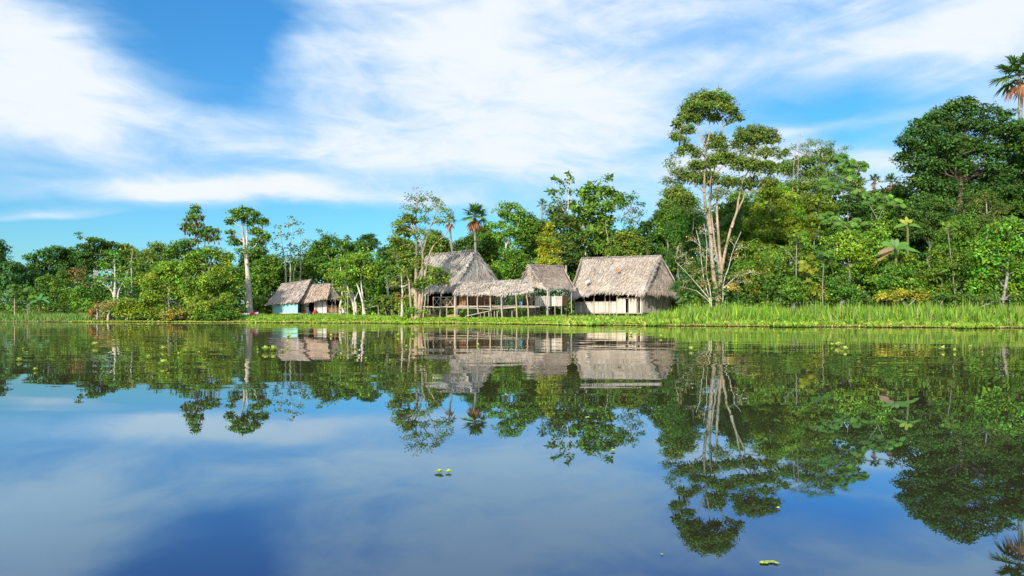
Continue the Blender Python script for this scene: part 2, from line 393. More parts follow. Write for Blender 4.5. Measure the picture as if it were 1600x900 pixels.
# one sheet; slightly coarse grid so that the surface is well conditioned far away
wx = np.array([-6000, -300, -60, 0, 60, 300, 6000.]); wy = np.array([-3000, -100, -5, 20, 60, 200, 6000.])
gx, gy = np.meshgrid(wx, wy, indexing='ij')
wo = mesh_np('water', np.stack([gx, gy, gx * 0], -1).reshape(-1, 3), grid_faces(7, 7), mat('river_water', m_water))
tag(wo, kind='structure')

# ------------------------------------------------------------------ building helpers
def box_mesh(name):
    v = np.array([[x, y, z] for x in (-.5, .5) for y in (-.5, .5) for z in (-.5, .5)])
    f = [[0, 1, 3, 2], [4, 6, 7, 5], [0, 4, 5, 1], [2, 3, 7, 6], [0, 2, 6, 4], [1, 5, 7, 3]]
    me = bpy.data.meshes.new(name); me.from_pydata([tuple(a) for a in v], [], f); me.update(); return me
BOXM = {}
def box(name, m, a, b, wdt, thk, root, up=(0, 0, 1)):
    """a board from point a to point b (its length = local z), shared unit mesh"""
    key = m.name
    if key not in BOXM: BOXM[key] = box_mesh('board'); BOXM[key].materials.append(m)
    a = Vector(a); b = Vector(b); d = b - a
    o = bpy.data.objects.new(name, BOXM[key]); COL.objects.link(o)
    z = d.normalized(); x = Vector(up).cross(z)
    if x.length < 1e-3: x = Vector((1, 0, 0)).cross(z)
    x.normalize(); y = z.cross(x)
    from mathutils import Matrix
    M = Matrix((x, y, z)).transposed().to_4x4()
    o.matrix_basis = Matrix.Translation((a + b) / 2 - (root.location if root else Vector())) @ M @ Matrix.Diagonal((wdt, thk, d.length, 1))
    if root: o.parent = root
    return o
def planks(root, a, b, z0, z1, m, wd=.2, thk=.03, name='plank', gap=.03, skip=(), jag=.06, rng=RNG):
    """vertical boards side by side from ground point a to b (xy)"""
    a = np.array(a[:2], float); b = np.array(b[:2], float); L = np.linalg.norm(b - a); n = max(1, int(round(L / wd))); t = (b - a) / L
    ms = m if isinstance(m, list) else [m]
    for i in range(n):
        if i in skip: continue
        w_ = L / n; p = a + t * (i + .5) * w_; nn = np.array([t[1], -t[0]]) * rng.uniform(0, .02)
        zz1 = (z1(i / n) if callable(z1) else z1) + rng.uniform(-jag, jag * .4); lean = rng.normal(0, .012)
        box(name, ms[rng.integers(len(ms))], (p[0] + nn[0], p[1] + nn[1], z0 + rng.uniform(-jag, .01)), (p[0] + nn[0] + t[0] * lean, p[1] + nn[1] + t[1] * lean, zz1), w_ - gap, thk, root, (t[1], -t[0], 0))
def post(root, a, b, r=.06, name='post', m=None, rng=RNG):
    tb = Tubes(); r = r * .85; p = wiggle(a, b, 6, .012, 0, rng); tb.add(p, np.linspace(r * 1.15, r * .85, 6), 7)
    return tb.build(name, m or WD['post'], root)
def thatch_roof(root, faces, col=(.36, .31, .28), rng=RNG, L=.62, dens=55, thick=.22, fringe=1.0, wavy=.09, seams=True):
    Vs, Fs, k = [], [], 0; SV, SF, ST, sk = [], [], [], 0
    allc = np.mean([np.mean(f, 0) for f in faces], 0)
    for f in faces:
        A, B, C, Dd = [np.array(q, float) for q in f]
        wt, wb = np.linalg.norm(B - A), np.linalg.norm(C - Dd); h = np.linalg.norm((C + Dd) / 2 - (A + B) / 2)
        N = norm(np.cross(C - A, Dd - B)); N = N if np.dot(N, np.mean(f, 0) - allc + np.array([0, 0, .6])) > 0 else -N
        nu, nv = max(3, int(max(wt, wb) / .5)) + 1, max(3, int(h / .5)) + 1
        u = np.linspace(0, 1, nu)[:, None, None]; v = np.linspace(0, 1, nv)[None, :, None]
        def S(u, v): return (A * (1 - u) + B * u) * (1 - v) + (Dd * (1 - u) + C * u) * v
        ph = rng.uniform(0, 6, 4)
        def off(u, v):
            return wavy * (np.sin(u * 5 + ph[0] + v * 2) * .6 + np.sin(v * 7 + ph[1] + u * 3) * .5 + np.sin(u * 13 + ph[2]) * .3) * (np.minimum(1, 3 * v + .1)) - .35 * wavy * np.sin(np.pi * v) * 4
        T = S(u, v) + N * off(u, v); Bt = T - N * thick * .8
        g = grid_faces(nu, nv); n_ = nu * nv
        Vs += [T.reshape(-1, 3), Bt.reshape(-1, 3)]; Fs += [g + k, g[:, ::-1] + k + n_]
        per = [(i, 0) for i in range(nu)] + [(nu - 1, j) for j in range(1, nv)] + [(i, nv - 1) for i in range(nu - 2, -1, -1)] + [(0, j) for j in range(nv - 2, 0, -1)]
        idx = np.array([i * nv + j for i, j in per]); nx = np.roll(idx, -1)
        Fs.append(np.stack([idx, nx, nx + n_, idx + n_], 1) + k); k += 2 * n_
        # strands, laid in courses
        area = (wt + wb) / 2 * h; n = int(area * dens * 1.7)
        vv = rng.random(n) ** .85; uu = rng.random(n)
        keep = rng.random(n) < ((wt * (1 - vv) + wb * vv) / max(wt, wb)); vv, uu = vv[keep], uu[keep]; n = len(vv)
        course = .34 / h; vv = np.floor(vv / course) * course + rng.normal(0, course * .22, n); vv = np.clip(vv, -.01, 1.0)
        nf = int(wb * 26 * fringe); vv = np.r_[vv, rng.uniform(.93, 1.0, nf)]; uu = np.r_[uu, rng.random(nf)]; fr = np.r_[np.zeros(n), np.ones(nf)]; n += nf
        ne = int(h * 14); vv = np.r_[vv, rng.random(2 * ne)]; uu = np.r_[uu, np.zeros(ne), np.ones(ne)]; fr = np.r_[fr, np.zeros(2 * ne)]; n += 2 * ne
        U, Vv = uu[:, None], vv[:, None]
        p0 = S(U, Vv) + N * (off(U, Vv) + .015)
        dn = norm(S(U, Vv + .02) - S(U, Vv)); 
        dirn = norm(dn + rng.normal(0, .09, (n, 3)) + N * rng.uniform(.01, .08, (n, 1)) + np.array([0, 0, -1.]) * fr[:, None] * rng.uniform(.2, 1.6, (n, 1)))
        side = norm(np.cross(dirn, N) + rng.normal(0, .12, (n, 3)))
        ln = rng.uniform(.5, 1.25, n)[:, None] * L * (1 - .62 * fr[:, None]); wd = rng.uniform(.022, .06, n)[:, None]
        q = np.stack([p0 - side * wd, p0 + side * wd, p0 + dirn * ln + side * wd * .35, p0 + dirn * ln - side * wd * .35], 1).reshape(-1, 3)
        SV.append(q); SF.append(np.arange(4 * n).reshape(-1, 4) + sk); sk += 4 * n
        low = .5 + .5 * np.sin(uu * 9 + ph[3] + 4 * np.sin(vv * 5)) * np.sin(vv * 11 + ph[0])
        bri = np.exp(rng.normal(0, .11, n) + (low - .5) * .26)
        warm = rng.normal(0, .05, n)
        ST.append(np.clip(np.array(col)[None] * np.array([1.52, 1.47, 1.37]) * bri[:, None] * np.stack([1 + warm, np.ones(n), 1 - warm * 1.4], 1), .02, .8))
    nV = np.concatenate(Vs)
    r = mesh_np('roof', nV, np.concatenate(Fs), TINT, root, np.tile(np.array(col) * .6, (sum(len(x) for x in Fs), 1)))
    s = mesh_np('thatch', np.concatenate(SV), np.concatenate(SF), TINT, root, np.concatenate(ST))
    s.parent = r; s.location = (0, 0, 0); tag(s, kind='stuff')
    return r
def ridge_cap(roof, root, a, b, col=(.33, .29, .26), rng=RNG, w=.28):
    n = int(np.linalg.norm(np.array(b) - a) * 60); t = rng.random(n)[:, None]; a = np.array(a, float); b = np.array(b, float)
    p = a * (1 - t) + b * t + np.array([0, 0, .05]); ax = norm(b - a); sd = norm(np.cross(ax, [0, 0, 1.])) * rng.choice([-1, 1], n)[:, None]
    d = norm(sd + np.array([0, 0, -.75]) + rng.normal(0, .25, (n, 3)))
    ww = rng.uniform(.03, .07, n)[:, None]; L = rng.uniform(.4, 1.1, n)[:, None] * w * 1.5
    q = np.stack([p - ax * ww, p + ax * ww, p + d * L + ax * ww * .4, p + d * L - ax * ww * .4], 1).reshape(-1, 3)
    o = mesh_np('ridge_cap', q, np.arange(4 * n).reshape(-1, 4), TINT, root, np.array(col)[None] * np.exp(rng.normal(0, .22, (n, 1)))); tag(o, kind='stuff'); o.parent = roof; o.location = (0, 0, 0)
def rel(o): return o

def sheet(name, m, pts, thk, root):
    """a flat panel with thickness through 4 corner points"""
    p = np.array(pts, float); N = norm(np.cross(p[1] - p[0], p[3] - p[0])) * thk
    V = np.concatenate([p, p - N]); Fq = [[0, 1, 2, 3], [7, 6, 5, 4], [0, 4, 5, 1], [1, 5, 6, 2], [2, 6, 7, 3], [3, 7, 4, 0]]
    return mesh_np(name, V, np.array(Fq), m, root)
def lerp(a, b, t): return tuple(np.array(a) * (1 - t) + np.array(b) * t)

# ---- right hut: big grey thatched house with a half-open plank wall ----
def right_hut():
    Y0 = 75; FR = P(1007, 459, 71.5); FL = P(886, 467, 77.5); RR = P(1067, 461, 77.5); RL = FL + (RR - FR); RL[2] = FL[2]
    R1 = P(1032, 399, 77.0); R0 = P(909, 403, 82)
    MT = R0 + (R1 - R0) * .42 + np.array([0, 0, -.06]); MB = FL + (FR - FL) * .42; MB[2] = P(0, 455.5, MB[1])[2]
    base = P(960, 486, Y0); base[2] = .45
    root = empty('thatched_house', base, 'largest low plank house with a wide grey thatched roof, beside the tall multi-stemmed tree', 'house')
    r = thatch_roof(root, [(R0, MT, MB, FL), (MT, R1, FR, MB), (R1, R1 + np.array([.02, .05, 0]), RR, FR), (R1, R0, RL, RR), (R0, R0 + np.array([-.02, .05, 0]), FL, RL)], (.385, .335, .295), L=.7, dens=62, wavy=.12)
    ridge_cap(r, root, R0, R1); ridge_cap(r, root, R1, FR + (R1 - FR) * .05, w=.2)
    pt = lambda px, Y: (P(px, 484, Y)[0], Y)
    # wall line: slightly inside the eaves
    a = np.array(pt(898, 77.7)); c = np.array(pt(1004, 72.3)); e = np.array(pt(1047, 77.6)); zf = .95
    def along(px):   # point on the front wall seen at px
        t = np.linspace(0, 1, 400)[:, None]; q = a + (c - a) * t; return q[np.argmin(abs(800 + F * q[:, 0] / q[:, 1] - px))]
    g = [WD['grey'], WD['grey'], WD['pale']]
    planks(root, a, along(964), zf - .05, 2.06, g, .21)
    planks(root, along(964.5), along(978), zf - .05, 2.42, WD['pale'], .2)
    planks(root, along(983), along(995), zf - .05, 2.42, WD['pale'], .2)
    planks(root, along(1000), c, zf - .05, 2.95, WD['pale'], .22)
    planks(root, c, c + (e - c) * .22, zf - .05, 3.0, WD['grey'], .2); planks(root, c + (e - c) * .22, e, zf - .1, 3.0, [WD['pale'], WD['pale'], WD['grey']], .22)
    for px in (899, 913, 928.5, 945.5, 953, 964, 982, 997, 1003):
        q = along(px); post(root, (q[0] - .04, q[1] - .08, .35), (q[0], q[1] - .05, 3.1), .07 if px in (928.5, 964, 997) else .05)
    post(root, (e[0], e[1], .3), (e[0], e[1], 3.0), .08); 
    for (x0, x1, z) in ((899, 964, 2.08), (964, 998, 2.44)):
        p, q = along(x0), along(x1); box('rail', WD['post'], (p[0], p[1] - .06, z), (q[0], q[1] - .06, z), .06, .07, root)
    p, q = a, c; box('floor_beam', WD['post'], (p[0], p[1] - .05, zf - .12), (q[0], q[1] - .05, zf - .12), .1, .12, root)
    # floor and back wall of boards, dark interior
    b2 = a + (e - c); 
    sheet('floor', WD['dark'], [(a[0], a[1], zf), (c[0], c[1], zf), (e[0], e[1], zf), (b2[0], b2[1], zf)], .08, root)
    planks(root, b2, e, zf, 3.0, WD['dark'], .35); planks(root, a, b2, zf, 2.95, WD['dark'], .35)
    for t in np.linspace(0.05, .95, 6):
        q = a + (c - a) * t; post(root, (q[0], q[1] + .1, .2), (q[0], q[1] + .1, zf), .07, 'stilt')
    # tarp patch tucked into the thatch, one ochre patch
    def onroof(px, py): 
        n = norm(np.cross(FR - R0, FL - R1)); n = n if n[2] > 0 else -n; d = P(px, py, 1.0) - np.array([0, 0, CH]); t = np.dot(R0 - np.array([0, 0, CH]), n) / np.dot(d, n); return np.array([0, 0, CH]) + d * t * .992
    q = [onroof(914.5, 439), onroof(922.5, 437), onroof(920, 440.5), onroof(915, 444)]; sheet('roof_patch', PT['white'], q, .03, root)
    q = [onroof(963, 421.3), onroof(968.5, 421), onroof(968, 423.5), onroof(963.5, 423.5)]; sheet('roof_patch', PT['orange'], q, .03, root)
right_hut()

# ---- tall steep-roofed house at the left end of the walkway ----
def big_hut():
    C = P(710, 450, 65.2); L = P(643, 456, 71); R = P(786, 446, 70.5); LR = L + (R - C)
    R1 = P(742, 390, 68.3); R0 = P(668, 398, 74)
    base = P(715, 490, 68); base[2] = .4
    root = empty('thatched_house', base, 'tallest steep grey thatched house on stilts behind the leafy pale-stemmed tree', 'house')
    r = thatch_roof(root, [(R0, R1, C, L), (R1, R1 + np.array([.03, .02, 0]), R, C), (R1, R0, LR, R), (R0, R0 + np.array([-.02, .05, 0]), L, LR)], (.375, .345, .315), L=.7, dens=62)
    ridge_cap(r, root, R0, R1); ridge_cap(r, root, R1, C + (R1 - C) * .4, (.42, .38, .34), w=.2)
    post(root, (C[0] + .05, C[1] + .15, .25), (C[0], C[1] + .2, C[2] + .35), .10)
    for t in (.3, .6, .9): q = C + (L - C) * t; post(root, (q[0], q[1] + .3, .2), (q[0], q[1] + .3, q[2] + .3), .07)
    for t in (.35, .7): q = C + (R - C) * t; post(root, (q[0], q[1] + .3, .2), (q[0], q[1] + .3, q[2] + .3), .07)
    # platform and plank walls inside
    zf = 1.5; c2 = C + (LR - C) * .06; l2 = L + (R - L) * .06; r2 = R + (L - R) * .08; e2 = LR + (C - LR) * .08
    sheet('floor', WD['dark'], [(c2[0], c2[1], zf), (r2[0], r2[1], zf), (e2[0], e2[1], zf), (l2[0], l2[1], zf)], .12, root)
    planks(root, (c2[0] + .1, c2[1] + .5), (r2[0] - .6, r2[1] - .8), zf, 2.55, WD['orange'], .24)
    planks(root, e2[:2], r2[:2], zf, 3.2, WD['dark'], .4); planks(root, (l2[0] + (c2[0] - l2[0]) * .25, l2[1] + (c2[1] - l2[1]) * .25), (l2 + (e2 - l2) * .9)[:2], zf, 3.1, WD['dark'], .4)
    # veranda rail with crossed poles
    a = P(677, 477, 66.5); b = P(709, 477, 65.2)
    a[2] = zf; b[2] = zf; top = 2.42
    box('rail', WD['post'], (a[0], a[1], top), (b[0], b[1], top), .06, .06, root); box('rail', WD['post'], (a[0] - 1.2, a[1] + .6, zf), (b[0], b[1], zf), .09, .09, root)
    N = 3
    for i in range(N):
        p = lerp(a, b, i / N); q = lerp(a, b, (i + 1) / N)
        box('brace', WD['post'], p, (q[0], q[1], top), .045, .04, root); box('brace', WD['post'], q, (p[0], p[1] - .04, top), .045, .04, root)
        post(root, (p[0], p[1], .3), (p[0], p[1], top + .05), .055)
    planks(root, (a[0] + .9, a[1] + 1.0), (b[0] + .1, b[1] + .9), zf, 2.3, WD['orange'], .22)
    for px in (664, 672, 691, 698): q = P(px, 484, 67); post(root, (q[0], q[1], .25), (q[0], q[1], zf), .06, 'stilt')
    return root
big_hut()

# ---- covered walkway ----
def walkway():
    base = P(770, 490, 64.5); base[2] = .35
    root = empty('covered_walkway', base, 'long raised pole walkway with a low sagging thatched roof, linking the houses', 'walkway')
    A = P(716, 441, 65.6); B = P(829, 436.5, 65.6); EL = P(709, 458, 63.1); ER = P(833, 455, 63.1); BL_ = P(722, 456, 68.2); BR = P(826, 453, 68.2); mid_t = P(770, 439.5, 65.6); mid_b = P(765, 459.5, 63.1)
    r = thatch_roof(root, [(A, mid_t, mid_b, EL), (mid_t, B, ER, mid_b), (B, A, BL_, BR)], (.405, .355, .315), L=.6, dens=62, wavy=.1); ridge_cap(r, root, A, B)
    zf = 1.55
    # deck boards
    n = 30; x0, x1 = P(708, 480, 64.2)[0], P(836, 480, 64.2)[0]
    for i in range(n):
        x = x0 + (x1 - x0) * (i + .5) / n; box('deck_board', WD['grey'], (x, 63.3, zf + RNG.uniform(-.01, .01)), (x, 66.2, zf), (x1 - x0) / n - .02, .04, root, (0, 0, 1))
    for y, z in ((63.35, zf - .1), (66.0, zf - .1)): post(root, (x0 - .3, y, z), (x1 + .4, y, z + .02), .06, 'beam')
    post(root, (x0 - 2.6, 63.4, zf - .12), (x0 + .3, 63.3, zf - .1), .05, 'beam'); post(root, (x0 + .2, 63.2, zf - .2), (x1, 63.22, zf - .15), .04, 'beam')
    for i, (px, dxp, pyb, r_) in enumerate(((711, 0, 497, .11), (729.5, 2.5, 497, .065), (745, 3, 497.5, .065), (765.5, 2, 496.5, .075), (782.5, 2.5, 498, .085), (805.5, 2.5, 497.5, .08), (822.5, 4, 496, .07))):
        a = P(px + dxp, pyb, 63.2); a[2] = .15; b = P(px, 456, 63.2); post(root, a, (b[0], b[1], 2.95), r_)
    for px, t in ((757, 2.5), (796, 2.95), (830, 2.9), (790, 1.5), (812, 1.5), (738, 1.5), (800, 1.5), (773, 1.5)):
        a = P(px, 484, 66); post(root, (a[0], a[1], .3), (a[0] + RNG.normal(0, .05), a[1], t), .05)
    for x_0, x_1, z in ((776, 822, 2.35), (745, 766, 2.5)):
        a, b = P(x_0, 484, 66), P(x_1, 484, 66); box('rail', WD['post'], (a[0], a[1], z), (b[0], b[1], z), .05, .05, root)
    for px, z1 in ((772.5, 1.05), (777, 1.1), (764, 1.0), (800, 1.1), (757, .95)):
        a = P(px, 496, 62.6); post(root, (a[0], a[1], .15), (a[0], a[1], z1), .06, 'stub_post')
    a = P(726, 484, 66.8); b = P(753, 484, 66.9); planks(root, a, b, zf, 2.6, WD['orange'], .24)
    planks(root, P(717, 484, 65.9), P(728, 484, 66.0), zf, 2.62, WD['orange'], .24)
walkway()
def ramp():
    a = P(727, 494, 62.2); b = P(766, 485.5, 62.9); root = empty('ramp', (a[0], a[1], .3), 'sloping board gangway rising from the bank to the walkway', 'ramp')
    for k in range(3): box('ramp_board', WD['grey'], (a[0], a[1] + k * .22, a[2]), (b[0], b[1] + k * .22, b[2]), .2, .04, root)
    for t in (.25, .6, .95):
        q = lerp(a, b, t); post(root, (q[0], q[1], .1), (q[0], q[1], q[2] - .03), .04, 'ramp_leg')
ramp()
def bench():
    a = P(756.5, 478, 65.2); b = P(775.5, 478, 65.2); z = 1.58; root = empty('bench', (a[0], a[1], z), 'slatted wooden bench standing on the covered walkway', 'bench')
    for zz, y in ((.42, 0), (.42, .2)): box('seat_slat', WD['orange'], (a[0], a[1] - .35 + y, z + zz), (b[0], b[1] - .35 + y, z + zz), .04, .17, root, (0, 1, 0))
    for zz in (.12, .55, .72, .9): box('back_slat', WD['orange'], (a[0], a[1], z + zz), (b[0] - (.25 if zz > .8 else 0), b[1], z + zz), .1, .03, root, (0, 1, 0))
    for x in (a[0] + .04, b[0] - .04):
        box('leg', WD['post'], (x, a[1] - .35, z), (x, a[1] - .35, z + .42), .06, .06, root); box('leg', WD['post'], (x, a[1] + .05, z), (x, a[1] + .05, z + .95), .06, .06, root)
bench()
def bucket():
    c = P(814, 478, 64.2); z = 1.57; root = empty('bucket', (c[0], c[1], z), 'blue plastic drum standing on the walkway deck', 'bucket')
    tb = Tubes(); tb.add([(c[0], c[1], z), (c[0], c[1], z + .03), (c[0], c[1], z + .2), (c[0], c[1], z + .42), (c[0], c[1], z + .43)], [.1, .13, .145, .15, .06], 14); tb.build('drum', PT['blue'], root)
    tb = Tubes(); ang = np.linspace(0, np.pi, 9); tb.add(np.stack([c[0] + .15 * np.cos(ang), np.full(9, c[1]), z + .42 + .12 * np.sin(ang)], 1), .008, 5); tb.build('handle', WD['dark'], root)
bucket()
def pole(px, py, Y, px2, py2, Y2, r, label, name='pole', group=None):
    a = P(px, py, Y); a[2] = min(a[2], float(gz(a[0], a[1]))) - .1; b = P(px2, py2, Y2); tb = Tubes(); tb.add(wiggle(a, b, 7, .02), np.linspace(r, r * .7, 7), 6)
    tag(tb.build(name, WD['post'], None, origin=a), label, 'pole', group)

# ---- small rotated hut between the walkway and the right hut ----
def mid_hut():
    Fc = P(853, 452, 66.2); R = P(897, 450, 71.5); L = P(811, 441, 69.5); LR = L + (R - Fc)
    R0 = P(825, 413.5, 70.3); R1 = P(879, 415.5, 74)
    base = P(855, 484, 68); base[2] = .45
    root = empty('thatched_house', base, 'small stilt hut with a crooked brown thatch roof between walkway and largest low house', 'house')
    r = thatch_roof(root, [(R0, R1, R, Fc), (R0, R0 + np.array([.02, .03, 0]), Fc, L), (R1, R0, L, LR), (R1, R1 + np.array([.03, .02, 0]), LR, R)], (.34, .285, .245), L=.6, dens=62, wavy=.13)
    ridge_cap(r, root, R0, R1, (.36, .30, .26)); ridge_cap(r, root, R0, Fc + (R0 - Fc) * .3, (.36, .30, .26), w=.22)
    zf = 1.62
    a = P(836, 484, 66.4); b = P(878, 484, 67.0); c = P(887, 484, 69.0)
    planks(root, a, b, zf - .05, 2.55, [WD['pale'], WD['grey'], WD['pale']], .21); planks(root, b, c, zf - .05, 2.5, WD['orange'], .3)
    planks(root, P(817, 484, 68.4), P(832, 484, 66.6), zf - .05, 2.45, WD['orange'], .22)
    d = P(823, 484, 71.5)
    sheet('floor', WD['dark'], [(a[0], a[1] + .04, zf), (b[0], b[1] + .04, zf), (c[0], c[1], zf), (d[0], d[1], zf)], .1, root)
    post(root, (P(855.5, 490, 66)[0], 66, .3), (P(855.5, 450, 66)[0], 66.05, 3.3), .11)
    for px, Y, z in ((832, 66.5, 3.3), (835, 66.9, 3.1), (893, 70.5, 3.0), (841, 70.5, 3.2), (819, 69, 3.2)): post(root, (P(px, 0, Y)[0], Y, .3), (P(px, 0, Y)[0], Y, z), .06)
    for px, Y in ((833, 66.3), (836.5, 66.5), (843, 67), (849, 68), (867, 66.8), (877, 67), (885, 69), (861, 69)): post(root, (P(px + random.uniform(-1, 1), 0, Y)[0], Y, .2), (P(px, 0, Y)[0], Y, zf), .06, 'stilt')
    box('brace', WD['post'], P(822, 477, 66.2), P(843, 462, 66.3), .09, .05, root)
mid_hut()

# ---- turquoise hut and its brown neighbour on the left ----
def aqua_hut():
    R1 = P(486.5, 436, 80.6); R0 = P(441, 443, 82.5); EL = P(415.5, 475, 77.2); ER = P(466.5, 471, 76.2); BR = P(506, 466, 85); BLk = P(452, 469, 87)
    base = P(446, 490, 78); base[2] = .45
    root = empty('thatched_house', base, 'small house with turquoise painted walls under a drooping grey thatch roof', 'house')
    m1 = lerp(R0, R1, .5); m1 = np.array(m1) + np.array([0, 0, -.15]); mb = np.array(lerp(EL, ER, .5))
    r = thatch_roof(root, [(R0, m1, mb, EL), (m1, R1, ER, mb), (R1, R0, BLk, BR)], (.40, .345, .32), L=.6, dens=62, wavy=.06); ridge_cap(r, root, R0, m1); ridge_cap(r, root, m1, R1)
    zf = .84; wl = P(426, 484, 77.5); wr = P(465.5, 484, 76.5)
    n = 8
    for i in range(n):
        p, q = lerp(wl, wr, i / n), lerp(wl, wr, (i + 1) / n - .004); box('wall_panel', PT['aqua'], ((p[0] + q[0]) / 2, (p[1] + q[1]) / 2 + RNG.uniform(0, .01), zf), ((p[0] + q[0]) / 2, (p[1] + q[1]) / 2, 1.78 + (.25 if i < 3 else 0)), q[0] - p[0] - .01, .03, root, (0, 1, 0))
    back = P(478, 484, 84); bl = P(436, 484, 85)
    sheet('side_wall', PT['teal'], [(wr[0], wr[1], zf), (back[0], back[1], zf), (back[0], back[1], 3.0), (wr[0], wr[1], 2.0)], .04, root)  # turquoise wall painted darker: the shade of this side is in its colour
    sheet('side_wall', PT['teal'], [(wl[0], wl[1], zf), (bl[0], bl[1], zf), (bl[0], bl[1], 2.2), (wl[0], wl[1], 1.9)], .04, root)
    sheet('gable_wall', WD['dark'], [(wr[0] + .05, wr[1] + .3, 2.0), (back[0], back[1], 2.2), (back[0] - .3, back[1] - .6, 3.3), (R1[0] - .2, R1[1], R1[2] - .35)], .05, root)  # gable shade put into the near-black board colour
    sheet('floor', WD['grey'], [(wl[0], wl[1] - .15, zf), (wr[0] + .3, wr[1] - .15, zf), (back[0], back[1], zf), (bl[0], bl[1], zf)], .1, root)
    for px in (426.5, 438, 451, 465.5): p = P(px, 484, 77.4); post(root, (p[0], p[1], .3), (p[0], p[1], zf), .06, 'stilt')
    for px in (426, 443, 465.5): p = P(px, 484, 77.3); post(root, (p[0], p[1], zf), (p[0], p[1], 2.05), .05)
aqua_hut()
def brown_hut():
    R0 = P(484, 445, 80.2); R1 = P(516, 443, 80.2); EL = P(470, 471, 77.3); ER = P(511, 466, 77.0); b0 = P(492, 465, 84); b1 = P(520, 465, 84)
    base = P(492, 490, 78.5); base[2] = .45
    root = empty('thatched_house', base, 'small brown thatched house with white door panels beside the turquoise one', 'house')
    r = thatch_roof(root, [(R0, R1, ER, EL), (R1, R0, b0, b1)], (.40, .315, .255), L=.6, dens=62, wavy=.08); ridge_cap(r, root, R0, R1)
    H1 = P(519, 450, 79.6); F1 = P(533.5, 467, 79.5); F0 = P(511.5, 466.5, 77.4)
    r2 = thatch_roof(root, [(H1 - np.array([.05, 0, 0]), H1, F1, F0), (H1, H1 - np.array([.02, -.2, 0]), P(532, 466, 83), F1)], (.40, .33, .27), L=.5, dens=62, wavy=.06); 
    zf = .84; Y = 78.2
    X = lambda px: P(px, 0, Y)[0]
    def pan(name, m, x0, x1, y0, y1, dy=0.0): 
        z0, z1 = P(0, y1, Y)[2], P(0, y0, Y)[2]; box(name, m, ((X(x0) + X(x1)) / 2, Y + dy, z0), ((X(x0) + X(x1)) / 2, Y + dy, z1), X(x1) - X(x0), .04, root, (0, 1, 0))
    pan('wall_board', WD['orange'], 472, 475, 470, 488.7); pan('wall_board', WD['grey'], 475, 478, 470, 488.7); pan('wall_board', PT['white'], 478.2, 482.5, 470, 477.5, -.01); pan('door', PT['white'], 477.5, 482.5, 479.5, 488.5, -.03)
    pan('back_wall', PT['black'], 472, 511, 466, 488.7, 2.2)  # black panel paints the shade seen through the doorway
    pan('wall_board', WD['grey'], 490.8, 493.2, 468, 488.7); pan('wall_board', WD['grey'], 493.4, 495.9, 468, 488.7)
    for x0, x1 in ((496.2, 503.4), (504.4, 510)):
        pan('door', PT['white'], x0, x1, 470.5, 478, -.03); pan('door', PT['white'], x0, x1, 479, 488.5, -.03)
    pan('lintel', WD['dark'], 474, 511, 466.5, 470.2, -.02)
    pan('wall_board', WD['orange'], 511.5, 518.5, 476.5, 488, .3); pan('wall_board', WD['orange'], 518.8, 525.5, 476.3, 488, .32); pan('wall_board', WD['grey'], 526, 537.5, 480, 488.5, .5)
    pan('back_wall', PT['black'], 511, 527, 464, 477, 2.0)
    for px in (472, 511, 519, 524, 495): post(root, (X(px), Y - .08, .3), (X(px), Y - .05, 2.5), .045)
    sheet('floor', WD['grey'], [(X(466), Y - .5, zf), (X(538), Y - .3, zf), (X(538), Y + 2.3, zf), (X(468), Y + 2.3, zf)], .08, root)
    for px in (470, 480, 490, 500, 510, 524, 536): post(root, (X(px), Y - .3, .2), (X(px), Y - .3, zf), .05, 'stilt')
brown_hut()
def far_shed():
    a = P(268, 484, 82); b = P(288, 484, 82); base = ((a[0] + b[0]) / 2, 82, .5); root = empty('shed', base, 'little teal walled shed glimpsed through the overhanging waterside bushes', 'shed')
    planks(root, a, P(282, 484, 82), .5, 1.6, PT['aqua'], .3); planks(root, P(283, 484, 81.9), b, .4, 1.7, WD['pale'], .3)
    r = thatch_roof(root, [(P(266, 472, 83), P(291, 472, 83), P(292, 478, 81.5), P(265, 478, 81.5)), (P(291, 472, 83), P(266, 472, 83), P(265, 478, 84.5), P(292, 478, 84.5))], (.36, .31, .27), dens=30)
    for q in (a, b): post(root, (q[0], 82, .4), (q[0], 82, 1.9), .05)
    for q in (a, b): post(root, (q[0], 84, .4), (q[0], 84, 1.9), .05)
far_shed()

# ---- small things on the bank ----
def cloth(name, m, c, w_, h_, label, cat='cloth', n=7, group=None):
    rng = np.random.default_rng(int(abs(c[0]) * 100)); u, v = np.meshgrid(np.linspace(-.5, .5, n), np.linspace(0, 1, n), indexing='ij')
    X = u * w_ * (1 + .15 * np.sin(v * 5)); Z = h_ * (1 - (2 * abs(u)) ** 2.2 * .5) * np.sin(v * np.pi * .55) ** .6 + rng.normal(0, .02, u.shape); Yy = v * .5 + rng.normal(0, .03, u.shape)
    V = np.stack([c[0] + X, c[1] + Yy, c[2] + Z], -1).reshape(-1, 3); Vb = V.copy(); Vb[:, 2] = c[2] - .05
    g = grid_faces(n, n); k = n * n
    idx = np.array([i * n for i in range(n)] + [(n - 1) * n + j for j in range(1, n)] + [i * n + n - 1 for i in range(n - 2, -1, -1)] + [j for j in range(n - 2, 0, -1)]); nx = np.roll(idx, -1)
    tag(mesh_np(name, np.concatenate([V, Vb]), np.concatenate([g, g[:, ::-1] + k, np.stack([idx, nx, nx + k, idx + k], 1)]), m, smooth=True, origin=c), label, cat, group)
def at(px, py, Y): return P(px, py, Y)
cloth('cloth_bundle', PT['white'], at(381, 491.5, 70), .75, .12, 'white cloth sheet lying on the bank left of the tall pale trunk')
cloth('cloth_bundle', PT['white'], at(388.5, 491.5, 69.6), .5, .15, 'white cloth heap right against the foot of the tall pale trunk')
